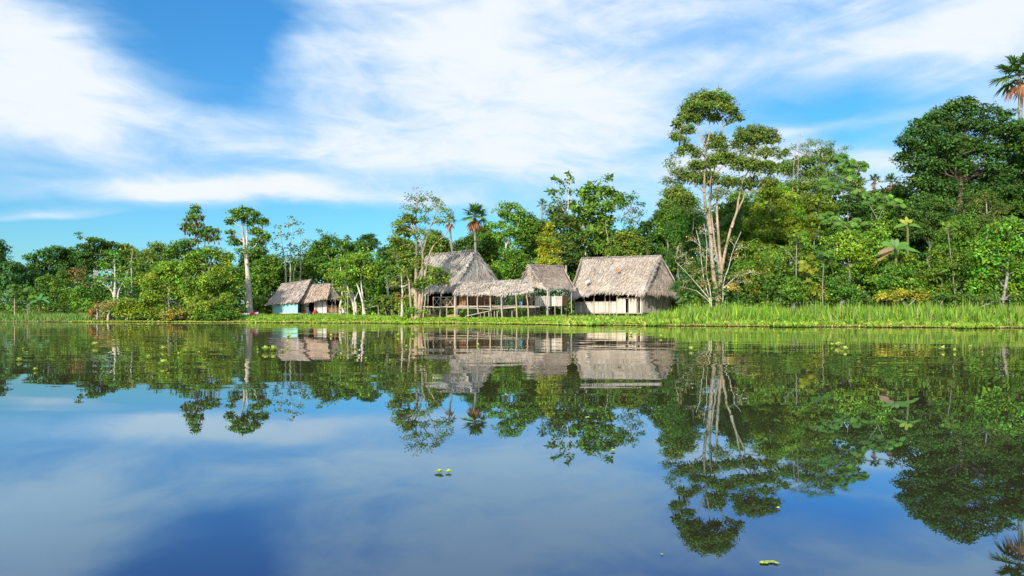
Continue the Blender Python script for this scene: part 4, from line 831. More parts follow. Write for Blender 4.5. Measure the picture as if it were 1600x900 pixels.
# ------------------------------------------------------------------ the tall multi-stemmed tree
tree('tall_river_tree', 'tallest tree, several bare tan trunks and rounded crowns, right of the largest low house', 'tree', 1126, 62.5,
     [(1112, 150, 24, 8), (1095, 155, 20, 9), (1130, 156, 18, 9), (1080, 168, 18, 9), (1105, 168, 28, 10), (1138, 170, 14, 8), (1070, 182, 16, 8), (1090, 185, 14, 7), (1115, 184, 14, 6), (1150, 178, 8, 5), (1157, 184, 6, 4, .8), (1058, 195, 9, 7), (1072, 203, 13, 7), (1054, 213, 8, 6), (1064, 217, 10, 5), (1142, 188, 8, 4, .8),
      (1118, 216, 15, 8), (1125, 228, 18, 8), (1072, 232, 14, 6, .9), (1088, 240, 14, 7, .8), (1062, 242, 14, 6, .7), (1048, 255, 11, 6, .6), (1058, 268, 14, 7, .7), (1045, 285, 12, 7, .7), (1095, 258, 20, 9), (1120, 250, 18, 9), (1140, 245, 14, 8), (1075, 275, 20, 9), (1050, 300, 16, 8), (1105, 280, 22, 10, .9),
      (1172, 203, 18, 6), (1190, 208, 18, 7), (1160, 212, 14, 7), (1180, 218, 24, 8, .9), (1205, 218, 10, 7), (1150, 225, 10, 6), (1170, 235, 18, 8, .7), (1198, 238, 14, 9, .8), (1155, 255, 18, 10), (1180, 258, 22, 10), (1205, 262, 12, 10), (1140, 285, 18, 10, .8), (1170, 285, 22, 10, .8), (1200, 285, 14, 10, .8), (1070, 312, 22, 8, .8), (1038, 318, 12, 6, .8), (1130, 305, 22, 9, .6), (1090, 330, 18, 8, .4)],
     (.088, .145, .030), bk='tan', leaf=(.25, .11), dens=1.0, cl=.42, twigs=.5, ls=1.06, spread=1.15,
     trunks=[{'p': [(1124.5, 480), (1120, 460), (1116, 440), (1113.5, 415), (1112, 398), (1110, 363), (1104, 329), (1100, 305), (1101, 270), (1102, 244), (1104, 231)], 'r': .24, 'e': .08},
             {'p': [(1127.5, 480), (1126, 447), (1127, 422), (1124, 390), (1122, 360), (1120, 335), (1121, 300), (1116, 265), (1118, 235)], 'r': .20, 'e': .06},
             {'p': [(1127, 425), (1132, 398), (1136, 380), (1142, 356), (1152, 329), (1154, 310), (1160, 284), (1171, 264), (1178, 235)], 'root': 0, 'r': .14, 'e': .05},
             {'p': [(1126, 447), (1124, 420), (1118, 390), (1112, 340), (1108, 300), (1112, 270)], 'root': 0, 'r': .12, 'e': .04},
             {'p': [(1111, 365), (1108, 330), (1112, 300), (1110, 260)], 'root': 0, 'r': .12, 'e': .05},
             {'p': [(1143, 356), (1150, 335), (1162, 310), (1166, 290), (1185, 265)], 'root': 0, 'r': .11, 'e': .03},
             {'p': [(1104, 231), (1096, 218), (1090, 200), (1088, 188)], 'root': 0, 'r': .09, 'e': .03}, {'p': [(1104, 231), (1108, 212), (1109, 190), (1108, 172)], 'root': 0, 'r': .1, 'e': .03},
             {'p': [(1118, 240), (1127, 222), (1129, 200), (1128, 182)], 'root': 0, 'r': .08, 'e': .03}, {'p': [(1102, 246), (1090, 232), (1080, 225), (1066, 218)], 'root': 0, 'r': .06, 'e': .02},
             {'p': [(1110, 285), (1122, 268), (1136, 252), (1148, 245)], 'root': 0, 'r': .07, 'e': .03}, {'p': [(1101, 300), (1080, 285), (1062, 275)], 'root': 0, 'r': .07, 'e': .02}, {'p': [(1104, 330), (1090, 332), (1075, 322), (1050, 320)], 'root': 0, 'r': .07, 'e': .02},
             {'p': [(1166, 300), (1185, 298), (1200, 280)], 'root': 0, 'r': .06, 'e': .02}])
tree('half_dead_tree', 'half bare bush-like tree of silvery branches at the left foot of the tallest tree', 'tree', 1112, 61.0,
     [(1095, 360, 10, 8, .12), (1080, 375, 14, 8, .12), (1062, 400, 12, 7, .14), (1078, 410, 14, 8, .15), (1095, 395, 14, 10, .2), (1090, 425, 12, 8, .3), (1060, 385, 10, 6, .15), (1100, 440, 10, 7, .4), (1072, 440, 10, 5, .15), (1066, 450, 8, 4, .15)], (.17, .17, .08), bk='pale', leaf=(.2, .1), twigs=1.0, spread=1.6,
     trunks=[{'p': [(1113, 482), (1107, 460), (1100, 440), (1096, 410), (1094, 385), (1088, 360)], 'r': .06, 'e': .02}, {'p': [(1114, 482), (1110, 455), (1103, 425), (1105, 380), (1100, 350)], 'r': .055, 'e': .02}, {'p': [(1109, 468), (1090, 445), (1072, 425), (1055, 408)], 'root': 0, 'r': .06, 'e': .02}, {'p': [(1112, 475), (1090, 455), (1066, 448)], 'root': 0, 'r': .04, 'e': .02}])
tree('half_dead_tree', 'half bare silvery branching tree at the right foot of the tallest tree', 'tree', 1130, 61.4,
     [(1150, 400, 12, 8, .2), (1160, 385, 10, 7, .25), (1150, 430, 14, 7, .2), (1170, 425, 14, 6, .2), (1165, 440, 10, 5, .3), (1142, 375, 8, 6, .3), (1145, 450, 12, 8, .5)], (.17, .19, .06), bk='pale', leaf=(.2, .11), twigs=1.0, spread=1.5,
     trunks=[{'p': [(1129, 480), (1130, 440), (1138, 420), (1144, 395), (1150, 380), (1158, 362)], 'r': .055, 'e': .02}, {'p': [(1131, 450), (1150, 432), (1175, 425), (1190, 428)], 'root': 0, 'r': .05, 'e': .015}])

# ------------------------------------------------------------------ bamboo and mixed wood on the right
BAM = 'feathery bamboo clumps on the right bank'
NL = dict(leaf=(.27, .07), cl=.55, droop=.8, flat=.8, group=BAM, twigs=.2)
tree('bamboo_clump', 'arching bamboo clump with a lacy top against the sky, right of the tallest tree', 'bamboo', 1262, 80,
     [(1262, 222, 10, 5, .7), (1280, 221, 10, 4, .7), (1298, 226, 12, 4, .7), (1318, 232, 9, 4, .6), (1252, 232, 10, 6, .7), (1285, 238, 20, 7, .8), (1236, 232, 8, 4, .6), (1222, 240, 14, 7, .8), (1260, 250, 24, 9), (1300, 250, 22, 9), (1228, 262, 22, 11), (1270, 270, 32, 12), (1318, 268, 22, 10), (1335, 285, 20, 11), (1290, 292, 34, 13), (1245, 292, 30, 13)], (.085, .16, .032), dens=1.0, **NL)
tree('bamboo_clump', 'dense sunlit bamboo mass directly right of the tallest tree trunks', 'bamboo', 1205, 74, [(1200, 300, 26, 12), (1228, 315, 28, 13), (1190, 325, 24, 13), (1215, 340, 32, 14), (1180, 350, 22, 14), (1240, 350, 26, 14), (1205, 368, 32, 14)], 'bam', dens=1.2, **NL)
tree('bamboo_clump', 'rounded yellow green bamboo plumes in the middle of the right bank', 'bamboo', 1268, 73, [(1275, 312, 26, 11), (1255, 328, 24, 12), (1295, 330, 26, 12), (1270, 348, 32, 13), (1300, 355, 24, 13), (1250, 368, 26, 13)], 'bam', dens=1.2, **NL)
tree('bamboo_clump', 'low bamboo clump over the reeds, right of the silvery branching tree', 'bamboo', 1190, 66.5, [(1185, 392, 24, 12), (1205, 405, 24, 13), (1178, 420, 22, 13), (1200, 430, 26, 13), (1180, 450, 24, 13), (1210, 455, 20, 12)], (.09, .17, .022), dens=1.15, **NL)
tree('bamboo_clump', 'dark bamboo clump behind the left stems of the tallest tree', 'bamboo', 1080, 72, [(1068, 335, 20, 12), (1085, 350, 24, 14), (1058, 360, 18, 14), (1080, 385, 26, 16), (1055, 400, 18, 14), (1090, 420, 28, 16), (1075, 450, 28, 16), (1140, 350, 20, 14), (1140, 385, 22, 16), (1145, 420, 24, 16), (1140, 455, 26, 14)], (.035, .105, .02), dens=1.0, **NL)
def whips():
    for i, (pts, lb) in enumerate(((((1238, 300), (1240, 262), (1243, 235), (1248, 210)), 'bare reddish bamboo shoot pointing above the lacy bamboo, left one'), (((1246, 300), (1247, 262), (1248, 235), (1251, 209)), 'bare reddish bamboo shoot pointing above the lacy bamboo, right one'))):
        p = resample([P(a, b, 79) for a, b in pts], 9); tb = Tubes(); tb.add(p, np.linspace(.05, .015, 9), 5)
        for k in range(3, 9): tb.add([p[k], p[k] + [.18, 0, .15]], [.02, .005], 3)
        tag(tb.build('bamboo_shoot', BK['tan'], None, origin=p[0]), lb, 'bamboo shoot')
whips()
RT = 'trees and shrubs on the right bank'
tree('dark_tree', 'huge dark green tree at the upper right, below the fan palm', 'tree', 1490, 72,
     [(1440, 192, 12, 7), (1455, 185, 10, 6), (1500, 162, 14, 6), (1515, 156, 8, 4), (1485, 172, 14, 7), (1470, 178, 14, 8), (1520, 172, 18, 8, .9), (1545, 175, 16, 7, .6), (1570, 182, 14, 7, .7), (1428, 205, 14, 8), (1455, 205, 20, 10), (1490, 195, 24, 11), (1525, 195, 22, 10, .8), (1560, 205, 22, 11, .8), (1420, 225, 15, 9), (1445, 230, 22, 12), (1480, 222, 26, 12), (1520, 225, 26, 13), (1560, 235, 24, 13), (1590, 215, 18, 12), (1415, 245, 12, 8), (1440, 258, 22, 11), (1475, 255, 26, 13, .8), (1515, 260, 28, 13, .6), (1555, 268, 26, 13, .7), (1595, 250, 18, 16), (1435, 285, 20, 12), (1465, 292, 26, 14), (1505, 300, 28, 14), (1560, 300, 30, 14), (1600, 290, 20, 16)],
     (.034, .09, .022), bk='brown', tr=.38, leaf=(.3, .19), dens=1.1, cl=.6, group=RT, ls=1.25)
tree('dark_tree', 'dark edge tree under the fan palm, cut by the right edge of the photo', 'tree', 1612, 70, [(1590, 200, 22, 12), (1610, 205, 24, 16), (1605, 230, 22, 16), (1625, 260, 26, 20), (1600, 320, 26, 18), (1625, 310, 24, 24), (1640, 350, 30, 24)], (.04, .1, .022), bk='brown', tr=.3, group=RT, leaf=(.3, .19))
tree('bank_tree', 'shadowy broad tree under the huge dark tree, centre right', 'tree', 1455, 69, [(1440, 318, 24, 13), (1470, 322, 26, 13), (1420, 335, 20, 12), (1455, 342, 30, 13), (1490, 345, 26, 13), (1435, 362, 26, 13), (1470, 368, 28, 13)], (.045, .105, .025), group=RT, leaf=(.24, .13))
tree('bank_tree', 'fine leaved olive tree under the huge dark tree, nearer the right edge', 'tree', 1535, 67, [(1535, 312, 24, 12), (1555, 325, 24, 13), (1518, 330, 22, 13), (1545, 348, 30, 14), (1520, 358, 24, 13)], (.06, .105, .028), leaf=(.18, .09), group=RT)
tree('bank_tree', 'bright sunlit shrub tree in the middle of the right bank, above the reeds', 'tree', 1322, 61, [(1325, 368, 18, 9), (1308, 380, 20, 10), (1342, 382, 20, 10), (1322, 398, 28, 11), (1300, 410, 18, 11), (1350, 410, 20, 11), (1325, 425, 28, 12)], 'lime', group=RT, leaf=(.24, .14))
tree('bank_tree', 'glossy green thicket left of the slim sapling with a single thin stem', 'tree', 1255, 63, [(1250, 378, 20, 11), (1235, 398, 20, 12), (1270, 400, 18, 12), (1250, 420, 24, 13), (1230, 440, 20, 12), (1272, 438, 20, 13)], (.075, .165, .022), group=RT, leaf=(.26, .15))
tree('bank_shrub', 'shaded layered shrub below the banana plant', 'bush', 1405, 60, [(1400, 402, 24, 8), (1380, 412, 20, 8), (1425, 415, 22, 8), (1400, 428, 30, 9), (1375, 440, 18, 9), (1430, 438, 24, 9), (1405, 450, 28, 8)], (.10, .185, .024), group=RT, leaf=(.3, .16), flat=.45)
tree('bank_shrub', 'small leaved shrub between the banana plant and the yellow flowered bush', 'bush', 1472, 59, [(1465, 395, 20, 10), (1490, 402, 20, 11), (1475, 420, 26, 11), (1455, 432, 20, 10), (1492, 440, 22, 11), (1470, 452, 26, 9)], (.07, .15, .022), group=RT, leaf=(.24, .13))
tree('flowering_bush', 'big bright bush with scattered yellow flowers at the right edge of the photo', 'bush', 1562, 54,
     [(1580, 352, 22, 9), (1560, 362, 20, 10), (1605, 362, 22, 12), (1545, 382, 20, 11), (1578, 385, 26, 12), (1610, 392, 22, 14), (1530, 402, 18, 11), (1560, 412, 28, 13), (1598, 420, 26, 14), (1540, 430, 24, 12), (1575, 445, 30, 12), (1610, 448, 24, 12), (1525, 450, 20, 10)], (.075, .19, .022), leaf=(.26, .17), accent=((.75, .38, .01), .018), dens=1.0)
tree('bank_shrub', 'low sunny scrub just behind the reeds below the slim saplings', 'bush', 1275, 57, [(1250, 462, 20, 7), (1275, 458, 20, 8), (1300, 464, 22, 7), (1325, 456, 20, 8)], (.15, .21, .025), group=RT, leaf=(.22, .1))
tree('bank_shrub', 'low yellowish scrub just behind the reeds, right of the shaded gap', 'bush', 1420, 55, [(1385, 464, 18, 6), (1410, 460, 18, 7), (1440, 462, 18, 7)], (.19, .22, .03), group=RT, leaf=(.22, .1))
tree('bank_shrub', 'low dark scrub just behind the reeds at the far right', 'bush', 1510, 53, [(1480, 462, 18, 6), (1510, 464, 22, 6), (1545, 466, 20, 6), (1590, 464, 20, 7)], (.06, .13, .022), group=RT, leaf=(.22, .1))
tree('bank_tree', 'background tree seen between the lacy bamboo and the huge dark tree', 'tree', 1375, 82, [(1370, 305, 20, 8), (1395, 300, 14, 8), (1385, 322, 24, 12), (1360, 330, 20, 12), (1395, 350, 26, 14), (1365, 360, 24, 14)], (.06, .12, .026), group=RT)
tree('bank_tree', 'dark understorey tree behind the sunlit shrub tree', 'tree', 1340, 72, [(1330, 325, 24, 14), (1345, 350, 26, 14), (1300, 370, 24, 14), (1370, 385, 26, 14), (1340, 400, 30, 14)], 'dark', group=RT)
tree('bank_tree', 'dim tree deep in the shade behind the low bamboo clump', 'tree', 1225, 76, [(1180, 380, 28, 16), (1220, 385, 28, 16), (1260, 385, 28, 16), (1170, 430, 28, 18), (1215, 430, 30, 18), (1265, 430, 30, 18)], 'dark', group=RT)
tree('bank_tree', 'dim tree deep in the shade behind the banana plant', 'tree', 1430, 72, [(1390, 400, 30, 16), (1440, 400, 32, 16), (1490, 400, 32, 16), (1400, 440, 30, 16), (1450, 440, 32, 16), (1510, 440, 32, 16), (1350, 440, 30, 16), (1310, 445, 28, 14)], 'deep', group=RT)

# ------------------------------------------------------------------ fan palms, cecropias, banana
def strips(base, dirs, L, W, droop, seg=3, rng=RNG, fold=None):
    """narrow tapering blades: base (n,3), unit dirs (n,3)"""
    n = len(base); L = np.broadcast_to(L, (n,))[:, None]; W = np.broadcast_to(W, (n,))[:, None]
    side = norm(np.cross(dirs, np.array([0, 0, 1.]) + rng.normal(0, .2, (n, 3)))); rows = []
    droop = np.broadcast_to(droop, (n,))[:, None]
    for i in range(seg + 1):
        t = i / seg; c = base + dirs * L * t + np.array([0, 0, -1.]) * droop * L * t * t; wv = W * (np.sin(math.pi * min(.98, .18 + .80 * t)) ** .8) * .5
        rows.append(c - side * wv); rows.append(c + side * wv)
    V = np.stack(rows, 1).reshape(-1, 3); k = (seg + 1) * 2
    q = np.concatenate([np.array([[2 * i, 2 * i + 1, 2 * i + 3, 2 * i + 2]]) for i in range(seg)]); Fq = (np.arange(n)[:, None, None] * k + q[None]).reshape(-1, 4)
    return V, Fq, seg
def fan_frond(c, d, lp, rf, rng, n=20, droop=.25):
    d = norm(np.array(d, float)); tip = c + d * lp; s = norm(np.cross(d, [0, 0, 1.])); up = np.cross(s, d)
    a = np.linspace(-2.1, 2.1, n) + rng.normal(0, .05, n)
    dd = norm(np.cos(a)[:, None] * d + np.sin(a)[:, None] * (s * .95 + up * .15) + up * .12 + rng.normal(0, .05, (n, 3)))
    return strips(np.repeat(tip[None], n, 0), dd, rf * rng.uniform(.85, 1.05, n) * (1 - .25 * (np.abs(a) / 2.1) ** 2), rf * .13, droop, 3, rng), tip
def fan_palm(label, px, Y, cx, cy, rad, nf=14, dead=5, r=.17, pal=(.10, .22, .035), group=None):
    rng = np.random.default_rng(int(cx)); bx = P(px, 0, Y)[0]; bz = float(gz(bx, Y)); root = empty('fan_palm', (bx, Y, bz), label, 'palm', group)
    c = P(cx, cy, Y); R = rad * Y / F; tb = Tubes()
    tk = wiggle((bx, Y, bz - .2), c - [0, 0, .12 * R], 8, .01, 0, rng); tb.add(tk, np.linspace(r, r * .8, 8), 8); tb.build('trunk', BK['grey'], root)
    pt = Tubes(); Vs, Fs, Ts, k = [], [], [], 0
    for i in range(nf + dead):
        a = rng.uniform(0, 2 * math.pi); dd = i >= nf
        e = rng.uniform(-1.35, -.9) if dd else math.radians(78 - 105 * (i / nf) + rng.uniform(-8, 8)); a = i * 2.4 + rng.uniform(-.3, .3)
        d = np.array([math.cos(a) * math.cos(e), math.sin(a) * math.cos(e), math.sin(e)])
        (V, Fq, sg), tip = fan_frond(c, d, R * (.45 if dd else .50), R * (.50 if dd else .58), rng, 18, .5 if dd else .28 + .25 * (e < 0))
        col = np.array((.36, .16, .07)) if dd else np.array(pal) * (1.6 if (i / nf > .72 and rng.random() < .6) else 1) * ((1.5, 1.1, .8) if i / nf > .8 else (1, 1, 1))
        Vs.append(V); Fs.append(Fq + k); k += len(V); Ts.append(np.clip(col * np.exp(rng.normal(0, .22, (len(Fq), 1))), 0, .8))
        pt.add([c, (c + tip) / 2 + [0, 0, .03], tip], [.035, .03, .02], 4)
    mesh_np('fronds', np.concatenate(Vs), np.concatenate(Fs), LEAF, root, np.concatenate(Ts)); pt.build('frond_stalks', BK['green'], root)
FP = 'fan palms standing in the wood'
fan_palm('fan palm with hanging orange dead fronds against the sky, above the steep roof ridge', 744, 84, 742, 338, 25, 22, 7, .2, group=FP)
fan_palm('fan palm partly hidden in the right side of the airy riverside tree crown', 716, 80, 702, 345, 15, 11, 5, .15, (.10, .17, .03), group=FP)
fan_palm('small distant fan palm on the skyline left of the sparse big leaved tree', 848, 98, 847, 319, 11, 11, 1, group=FP)
fan_palm('largest fan palm with orange dead fronds at the upper right corner', 1594, 76, 1594, 118, 42, 20, 3, .25, (.085, .18, .03), group=FP)
fan_palm('fan palm on the skyline just left of the huge dark tree', 1395, 80, 1392, 284, 16, 12, 2, group=FP)
fan_palm('fan palm on the skyline right of the big leaved cecropia', 1366, 82, 1366, 282, 13, 12, 1, group=FP)
fan_palm('tiny distant fan palm above the brown thatched house, left of the tarpaulin', 545, 98, 543, 374, 9, 10, 1, group=FP)
fan_palm('small distant fan palm at the lower left of the lacy bamboo gap', 1342, 84, 1345, 300, 12, 11, 1, group=FP)

def big_leaf_tree(label, px, Y, tips, stems, rl=.42, pal=(.085, .25, .06), nl=14, name='cecropia', bk='grey', group=None, accent=.012, r=.06):
    """umbrella tree: rosettes of large lobed leaves at the ends of candelabra branches"""
    rl *= .74
    rng = np.random.default_rng(int(px * 7)); bx = P(px, 0, Y)[0]; bz = float(gz(bx, Y)); root = empty(name, (bx, Y, bz), label, 'tree', group); tb = Tubes(); pth = []
    for i, st in enumerate(stems):
        pts = np.array([P(a, b, Y) for a, b in st]); 
        if i == 0: pts[0, 2] = bz - .3
        pts = resample(pts, 9); tb.add(pts, np.linspace(r * (1 if i == 0 else .6), r * .4, 9), 6); pth.append(pts)
    ap = np.concatenate(pth); lf = []
    for (tx, ty) in tips:
        c = P(tx, ty, Y + rng.uniform(-1.2, 1.2)); j = np.argmin(np.linalg.norm(ap - c, axis=1) + 2 * np.maximum(0, ap[:, 2] - c[2])); tb.add(wiggle(ap[j], c, 5, .04, -.06, rng), np.linspace(r * .4, .02, 5), 4)
        for k in range(nl):
            a = k * 2.4 + rng.uniform(-.4, .4); e = rng.uniform(-.5, .7); d = np.array([math.cos(a) * math.cos(e), math.sin(a) * math.cos(e), math.sin(e)]); cen = c + d * rl * rng.uniform(.8, 1.3)
            nr = norm(d * .45 + [-.15, -.65, .65] + rng.normal(0, .2, 3)); s1 = norm(np.cross(nr, d)); s2 = np.cross(nr, s1)
            m_ = 8; aa = np.linspace(0, 2 * np.pi, m_, endpoint=False) + rng.uniform(0, 1); dd = np.cos(aa)[:, None] * s1 + np.sin(aa)[:, None] * s2 - nr * .28
            V, Fq = rhombs(np.repeat(cen[None], m_, 0), dd, np.repeat(nr[None], m_, 0), np.full(m_, rl * rng.uniform(.75, 1.1)), np.full(m_, rl * .48))
            col = np.array((.4, .24, .05)) if rng.random() < accent else np.array(pal) * np.array([1.1, .82, .42]) * math.exp(rng.normal(0, .25)); lf.append((V, np.repeat(col[None], m_, 0)))
    V = np.concatenate([a for a, _ in lf]); mesh_np('crown', V, np.arange(len(V)).reshape(-1, 4), LEAF, root, np.concatenate([b for _, b in lf])); tb.build('trunk', BK[bk], root)
CE = 'big leaved umbrella trees on the right bank'
big_leaf_tree('big leaved umbrella tree with drooping leaves against the sky, beside the lacy bamboo', 1326, 69, [(1310, 250), (1318, 244), (1312, 262), (1322, 258), (1328, 252), (1334, 256), (1325, 268), (1338, 262), (1345, 256), (1350, 260), (1336, 272), (1320, 274), (1346, 266), (1330, 278), (1316, 268)], [[(1327, 480), (1326, 400), (1325, 340), (1324, 300), (1323, 265)], [(1324, 300), (1335, 280), (1342, 262)]], .42, group=CE)
big_leaf_tree('wide umbrella tree, leaf rows sloping down rightward in front of the skyline palms', 1372, 67, [(1286, 283), (1294, 288), (1290, 294), (1303, 290), (1312, 292), (1306, 300), (1320, 292), (1330, 298), (1338, 302), (1322, 308), (1345, 300), (1352, 308), (1362, 312), (1372, 306), (1368, 318), (1380, 314), (1388, 310), (1392, 320), (1402, 316), (1378, 322), (1408, 322), (1355, 318), (1340, 310)], [[(1365, 478), (1368, 400), (1374, 350), (1366, 325), (1350, 312), (1325, 302), (1300, 295)], [(1372, 345), (1378, 330), (1390, 318)]], .40, group=CE)
big_leaf_tree('lower umbrella tree with blue green leaves in two rows over the sunlit shrub tree', 1330, 65, [(1286, 338), (1296, 335), (1292, 346), (1303, 342), (1312, 348), (1320, 352), (1332, 350), (1338, 345), (1345, 352), (1354, 350), (1328, 358), (1342, 362), (1350, 358), (1308, 352)], [[(1333, 478), (1332, 400), (1330, 360), (1310, 348)], [(1332, 375), (1342, 360), (1352, 352)]], .38, group=CE)
big_leaf_tree('slim leafy sapling with a long thin stem, left one above the reeds', 1244, 57, [(1240, 370), (1246, 366), (1252, 374), (1243, 380), (1250, 386), (1240, 390), (1247, 398), (1224, 388), (1230, 392)], [[(1245, 485), (1244, 450), (1244, 410), (1245, 372)], [(1244, 410), (1235, 398), (1226, 390)]], .28, (.11, .21, .03), 8, 'sapling', group=CE)
big_leaf_tree('slim white stemmed sapling with a drooping round leaf head, rising from the reeds', 1286, 55, [(1286, 400), (1282, 405), (1292, 404), (1288, 398), (1280, 396), (1294, 397), (1289, 408)], [[(1287, 485), (1285, 455), (1286, 430), (1287, 402)]], .34, (.06, .18, .05), 8, 'sapling', r=.06, accent=.1, group=CE)
big_leaf_tree('yellow green broad leaved sapling between the two slim saplings', 1262, 58, [(1255, 420), (1262, 415), (1270, 412), (1266, 425), (1258, 430), (1272, 422), (1262, 440), (1252, 412), (1268, 402)], [[(1262, 484), (1260, 450), (1262, 418)]], .32, (.17, .26, .03), 8, 'sapling', r=.05, group=CE)
big_leaf_tree('tall thin leaning stem with sparse leaves left of the yellow flowered bush', 1493, 58, [(1482, 355), (1478, 362), (1488, 358), (1484, 368), (1476, 350), (1492, 352)], [[(1496, 470), (1488, 420), (1483, 380), (1481, 358)]], .3, (.09, .2, .03), 8, 'sapling', bk='grey', group=CE)
big_leaf_tree('slim palm-like sapling in the grass at the far left, thin brown stem', 23, 71, [(23, 452), (17, 456), (29, 456), (22, 462), (27, 448), (17, 448)], [[(23, 491), (23, 470), (23, 454)]], .36, (.06, .18, .03), 9, 'sapling', bk='tan', r=.08)
big_leaf_tree('pair of pale thin stems with drooping leaves, right of the far left sapling', 43, 71, [(40, 460), (46, 458), (36, 466), (50, 466), (43, 452), (53, 460)], [[(43, 491), (43, 475), (44, 458)], [(46, 491), (46, 475), (47, 458)]], .38, (.07, .2, .03), 9, 'sapling', r=.07)

def broad_leaf_plant(label, px, Y, cy, leaves, pal, name='banana_plant', hstem=.1):
    rng = np.random.default_rng(int(px)); bx = P(px, 0, Y)[0]; bz = float(gz(bx, Y)); root = empty(name, (bx, Y, bz), label, 'plant'); c = P(px, cy, Y)
    tb = Tubes(); tb.add(wiggle((bx, Y, bz - .2), c, 6, .01, 0, rng), np.linspace(hstem * 1.3, hstem, 6), 8); tb.build('stem', BK['green'], root)
    for (a, e, L, W, tint) in leaves:
        L *= .82
        d = np.array([math.cos(a) * math.cos(e), math.sin(a) * math.cos(e), math.sin(e)]); sd = norm(np.cross(d, norm(np.array([rng.uniform(-.3, .3), -1, .55])))); seg = 9; rows = []
        for i in range(seg + 1):
            t = i / seg; q = c + d * L * t - np.array([0, 0, 1.]) * L * .42 * t * t * max(.2, math.cos(e)); wv = W * .5 * max(.04, math.sin(math.pi * min(1, max(0, (t - .08) / .92))) ** .55); u = np.cross(sd, d); ju = rng.normal(0, .012)
            rows += [q - sd * wv + u * (.10 * W + ju), q, q + sd * wv + u * (.10 * W - ju)]
        V = np.array(rows); Fq = np.concatenate([[[3 * i, 3 * i + 1, 3 * i + 4, 3 * i + 3], [3 * i + 1, 3 * i + 2, 3 * i + 5, 3 * i + 4]] for i in range(seg)])
        mesh_np('leaf', V, Fq, LEAF, root, np.array(tint or pal)[None] * np.exp(rng.normal(0, .08, (len(Fq), 1))), smooth=False)
broad_leaf_plant('banana plant with broad pale leaves fanning out above the shaded layered shrub', 1400, 57.6, 390, [(.15, .75, 1.9, .5, None), (2.9, .75, 2.0, .5, None), (2.2, 1.2, 1.5, .45, (.17, .28, .10)), (.9, 1.2, 1.5, .45, (.19, .30, .12)), (3.3, .15, 2.2, .45, (.30, .21, .12)), (-.1, .25, 2.5, .38, None), (4.2, .3, 1.8, .5, (.1, .24, .05)), (5.2, .5, 1.7, .5, None), (3.0, -.25, 1.9, .3, (.33, .18, .09))], (.11, .24, .04))
broad_leaf_plant('banana plant with upright leaves half hidden behind the yellow flowered bush', 1583, 58, 352, [(.6, 1.0, 1.5, .4, None), (2.4, 1.0, 1.6, .4, None), (3.0, .5, 1.6, .4, None), (.1, .5, 1.6, .4, None), (1.5, 1.4, 1.3, .4, None)], (.08, .22, .03))
broad_leaf_plant('young banana plant with yellow green leaves in the upper right bank', 1418, 63, 352, [(.5, .9, 1.3, .35, (.3, .34, .04)), (2.5, .9, 1.3, .35, (.3, .34, .04)), (1.6, 1.3, 1.2, .35, (.3, .34, .04)), (3.1, .2, 1.6, .35, None), (0, .2, 1.6, .35, None), (4.4, .4, 1.4, .35, None)], (.12, .25, .04))
broad_leaf_plant('banana plant with fresh leaves beside the leaning pale trunks on the bank', 563, 70.5, 487, [(.7, .9, .8, .3, None), (2.3, 1.0, .8, .3, (.35, .36, .04)), (1.5, 1.3, .8, .3, None), (3.0, .4, .8, .25, None), (.1, .3, .8, .25, None)], (.2, .34, .04), hstem=.06)
broad_leaf_plant('dark leaved banana plant at the far left edge behind the grass', 62, 74, 470, [(.5, .7, 1.4, .4, None), (2.5, .7, 1.4, .4, None), (1.6, 1.2, 1.3, .4, None), (3.1, .1, 1.6, .4, None), (0, .1, 1.6, .4, None), (4.4, .4, 1.4, .35, None), (5.3, .4, 1.3, .35, None)], (.06, .2, .04))

# ------------------------------------------------------------------ stuff: wood mass, undergrowth, grass, floating weed
def stuff_leaves(name, spots, leaf, dens, pal, cl=.5, seed=1, **k):
    rng = np.random.default_rng(seed); Vs, Fs, Ts, kk = [], [], [], 0
    for L, col in spots:
        V, Fq, T, _ = crown(L, rng, leaf, dens, cl, col, **k); Vs.append(V); Fs.append(Fq + kk); Ts.append(T); kk += len(V)
    return tag(mesh_np(name, np.concatenate(Vs), np.concatenate(Fs), LEAF, None, np.concatenate(Ts)), kind='stuff')
rng = np.random.default_rng(77)
TOPX = [-400, 0, 30, 60, 130, 200, 300, 420, 520, 600, 700, 740, 800, 900, 1000, 1030, 1080, 1200, 1300, 1400, 1600, 2200]
TOPY = [425, 425, 432, 420, 404, 398, 394, 386, 386, 384, 374, 366, 346, 318, 332, 350, 310, 280, 272, 282, 235, 230]
sp = []
for px in np.arange(-380, 2150, 15.0):       # the deeper wood, one mass behind the trees
    Y = 98 + rng.uniform(-3, 5) - 12 * (px > 1050); top = float(np.interp(px, TOPX, TOPY)) + rng.uniform(4, 26) + 8
    y = top
    while y < 488:
        ry = rng.uniform(10, 15); sp.append((tolobes([(px + rng.uniform(-9, 9), y + ry, rng.uniform(17, 26), ry)], Y, rng), PAL['dark' if rng.random() < .5 else 'mid'])); y += ry * 1.25
stuff_leaves('deep_wood', sp, (.72, .44), .5, None, .9, 5, spread=.55)
sp = []
def blocked(px): return 405 < px < 545 or 655 < px < 1070
